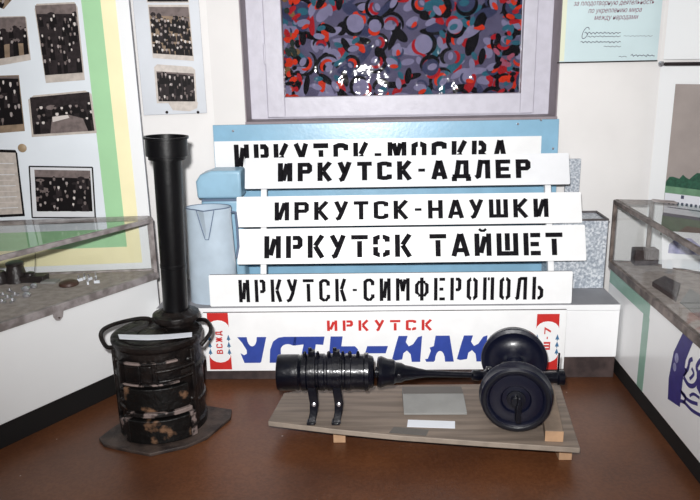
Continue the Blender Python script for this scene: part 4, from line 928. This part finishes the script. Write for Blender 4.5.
m = MB(); a = p45.w(e0+.005, vt2, .016); m.lathe(a, p45.n, [(.013, 0), (.013, .012), (.006, .018), (0, .018)], M['silver'], 16, caps=False); m.build('end_knob', rail)
# painting (tall river scene)
pp = Plane(p45.w(0, 0, .018), d45, (0, 0, 1))
x0 = pp.uv(670, 150)[0]; vt_ = pp.uv(675, 84)[1]; vb_ = pp.uv(672, 236)[1]; x1 = x0+.62
t = thing('river_painting', pp.w((x0+x1)/2, vb_), 'tall painting of a white riverboat below green trees and a beige sky', 'painting')
MB().slab(pp, [(x0, vb_), (x1, vb_), (x1, vt_), (x0, vt_)], 0, .012, M['sky_beige'], M['umber']).build('canvas', t, smooth=0)
m = MB(); L_ = [.0122]
def ps(pts, mm): L_[0] += .0001; m.slab(pp, pts, L_[0], L_[0], M[mm])
def vy_(y): return pp.uv(672, y)[1]
rnd = random.Random(2)
tp = [(x0, vy_(188)), (x1, vy_(188))]; n = 40; tops = []
for i in range(n+1): f = i/n; tops.append((x1-(x1-x0)*f, vy_(172+5*math.sin(f*9)+rnd.uniform(-3, 3)-4*math.sin(f*3))))
tops[-1] = (x0, vy_(182))
ps([(x0, vy_(190)), (x1, vy_(190))]+tops, 'tree_green')
ps([(x0, vy_(196)), (x1, vy_(196)), (x1, vy_(187)), (x0, vy_(186))], 'grass_green')
m.build('painted_bank', t, smooth=0); m = MB()
dome = [(x0+.235+.045*math.cos(a), vy_(177)+.05*math.sin(a)) for a in [PI*i/10 for i in range(11)]]
ps([(x0+.19, vy_(186)), (x0+.28, vy_(186))]+dome, 'ship'); m.build('painted_dome', t, smooth=0); m = MB()
ps([(x0+.003, vy_(213)), (x1, vy_(213)), (x1, vy_(193)), (x0+.002, vy_(193))], 'ship')
ps([(x0+.02, vy_(207.5)), (x1, vy_(207.5)), (x1, vy_(206.5)), (x0+.02, vy_(206.5))], 'ship_dark')
for i in range(26): a_ = x0+.02+i*.021; ps([(a_, vy_(204)), (a_+.011, vy_(204)), (a_+.011, vy_(201)), (a_, vy_(201))], 'ship_dark')
ps([(x0+.08, vy_(197)), (x0+.094, vy_(197)), (x0+.094, vy_(193.5)), (x0+.08, vy_(193.5))], 'ship_dark')
ps([(x0+.002, vy_(216)), (x1, vy_(216)), (x1, vy_(213)), (x0+.002, vy_(213))], 'ship_dark')
m.build('painted_ship', t, smooth=0); m = MB()
ps([(x0, vb_), (x1, vb_), (x1, vy_(216)), (x0, vy_(216))], 'meadow'); ps([(x0+.05, vb_), (x1, vb_), (x1, vy_(224)), (x0+.12, vy_(223))], 'umber'); m.build('painted_shore', t, smooth=0)

# right showcase
ZC0, ZC1 = .502, .80; KZ = .08
Ra = V((1.115, 3.20, 0)); Rn = V((1.115, .6, 0)); Rb = V((1.27, 3.17, 0)); Rc = V((2.45, 1.99, 0))
rc = showcase([Rn, V((2.45, .6, 0)), Rc, Rb, Ra], 'showcase', 'glass-topped showcase on white cabinet with a violet emblem at the right', M['steel_dark'], (2, 3, 4), M['case_white'], (2,))
# clips at the end of the back rail
m = MB()
for k in range(3):
    q = Rb+d45*.0+V((0, 0, 0)); q = V((q.x+.02, q.y-.02, 0)); o_ = V((0, -.016*k, 0))
    m = MB(); bar(m, q+o_+V((-.03, 0, 0)), q+o_+V((.05, -.05, 0)), ZC1+.004, ZC1+.004, .008, .006, M['steel']); m.build('glass_clip', rc)
pr_ = Plane((1.115, 3.2, 0), (0, -1, 0), (0, 0, 1))   # front face of the right case, faces -X
def RP(*q): return [pr_.uv(*p) for p in q]
m = MB(); ge = lambda px: pr_.uv(px, 320)[0]
vT = ZC0-.034; a0 = .012; a1 = ge(636)
m = MB(); m.slab(pr_, [(a0, vT-.062), (ge(649), vT-.062), (ge(649), vT-.002), (a0, vT-.002)], .0005, .001, M['mint']); m.slab(pr_, [(ge(643), KZ+.004), (ge(649.5), KZ+.004), (ge(649.5), vT-.06), (ge(643), vT-.06)], .0005, .001, M['mint'])
m.build('green_stripe', rc, smooth=0)
m = MB(); band = RP((684, 331), (688, 328), (697, 334), (692, 345), (686, 360), (683, 380), (680, 407), (668, 399), (669, 378), (674, 352))
m.slab(pr_, band, .0008, .0012, M['purple'])
for pth, wd in ((((680, 383), (683, 375), (688, 369), (690, 361), (693, 359)), .026), (((681, 377), (679, 371), (683, 368), (687, 371), (684, 376)), .016), (((684, 377), (689, 385), (695, 385), (699, 376), (697, 367), (701, 360)), .028), (((679, 384), (683, 394), (690, 401), (698, 404)), .022), (((676, 400), (684, 402), (692, 410), (702, 416)), .022), (((681, 391), (686, 397), (684, 403)), .02), (((692, 368), (694, 374), (690, 379)), .02), (((700, 398), (694, 394), (690, 396)), .018)):
    for qd in ribbon([(p.x, p.y) for p in spline([V((*pr_.uv(*p), 0)) for p in pth])], wd*.6): m.slab(pr_, [(p.x, p.y) for p in qd], .0014, .0014, M['purple'])
for cxy, rr in (((677, 358), .016), ((675, 367), .014)):
    a_, b_ = pr_.uv(*cxy); m.slab(pr_, [(a_+rr*math.cos(k*PI/8), b_+rr*1.2*math.sin(k*PI/8)) for k in range(16)], .0015, .0015, M['lilac'])
m.slab(pr_, RP((697, 372), (706, 366), (712, 390), (702, 398), (697, 388)), .0013, .0013, M['purple'])
m.build('violet_emblem', rc, smooth=0)
# exhibits inside the right case
c = atZ(646, 265, ZC0); m = MB(); m.box((c.x-.055, c.y-.01, ZC0), (c.x+.05, c.y+.05, ZC0+.075), M['bookbrown']); tag(m.build('dark_box', bevel=.003), 'dark brown box at the far end of the right showcase', 'box')
c = atZ(662, 268, ZC0); pq = Plane((c.x, c.y, ZC0), (.93, -.37, 0), (0, .25, .97)); t = thing('picture_card', (c.x+.08, c.y, ZC0), 'pale card with a lilac picture propped up in the right showcase', 'card')
MB().slab(pq, [(0, 0), (.25, 0), (.25, .17), (0, .17)], -.006, 0, M['photo_white']).build('card', t, smooth=0)
MB().slab(pq, [(.025, .07), (.17, .07), (.16, .11), (.12, .145), (.06, .14), (.03, .11)], .0002, .0006, M['lilac']).build('printed_picture', t, smooth=0)
def flatbox(ps_, h, mm, nm, label, cat):
    w_ = [atZ(*p, ZC0) for p in ps_]; m = MB(); m.prism([(p.x, p.y) for p in w_], ZC0, ZC0+h, mm); return tag(m.build(nm, smooth=0), label, cat)
flatbox([(652, 286), (676, 302), (680, 288), (664, 280)], .02, M['bookbrown'], 'dark_folder', 'dark brown folder lying in the middle of the right showcase', 'folder')
flatbox([(680, 303), (699, 318), (712, 305), (690, 289)], .004, M['card'], 'paper_sheet', 'grey white paper sheet nearest the viewer in the right showcase', 'paper')

# ------------------------------------------------------------------ light
def area(name, loc, rot, size, energy, col=(1, 1, 1), sy=None):
    l = bpy.data.lights.new(name, 'AREA'); l.energy = energy; l.size = size; l.color = col
    if sy: l.shape = 'RECTANGLE'; l.size_y = sy
    o = bpy.data.objects.new(name, l); COL.objects.link(o); o.location = loc; o.rotation_euler = rot; return o
sp = bpy.data.lights.new('camera_flash', 'SPOT'); sp.energy = 500; sp.spot_size = math.radians(96); sp.spot_blend = 1; sp.shadow_soft_size = .035; sp.color = (1, .99, .98)
so = bpy.data.objects.new('camera_flash', sp); COL.objects.link(so); so.location = (-.06, -.02, 1.60)
tgt = V((.05, 3.4, 1.2)); so.rotation_euler = (tgt-so.location).to_track_quat('-Z', 'Y').to_euler()
area('overhead_fill', (0, 1.1, 2.66), (0, 0, 0), 1.1, 8, (1, .97, .94))  # soft fill added under the ceiling for ambient light, not a visible fixture
wd = bpy.data.worlds.new('world'); bpy.context.scene.world = wd; wd.use_nodes = True
wd.node_tree.nodes['Background'].inputs[0].default_value = (.8, .85, 1, 1); wd.node_tree.nodes['Background'].inputs[1].default_value = .3
sc = bpy.context.scene
sc.view_settings.view_transform = 'Standard'; sc.view_settings.look = 'None'; sc.view_settings.gamma = 1; sc.view_settings.exposure = 0
sc.view_settings.use_curve_mapping = False
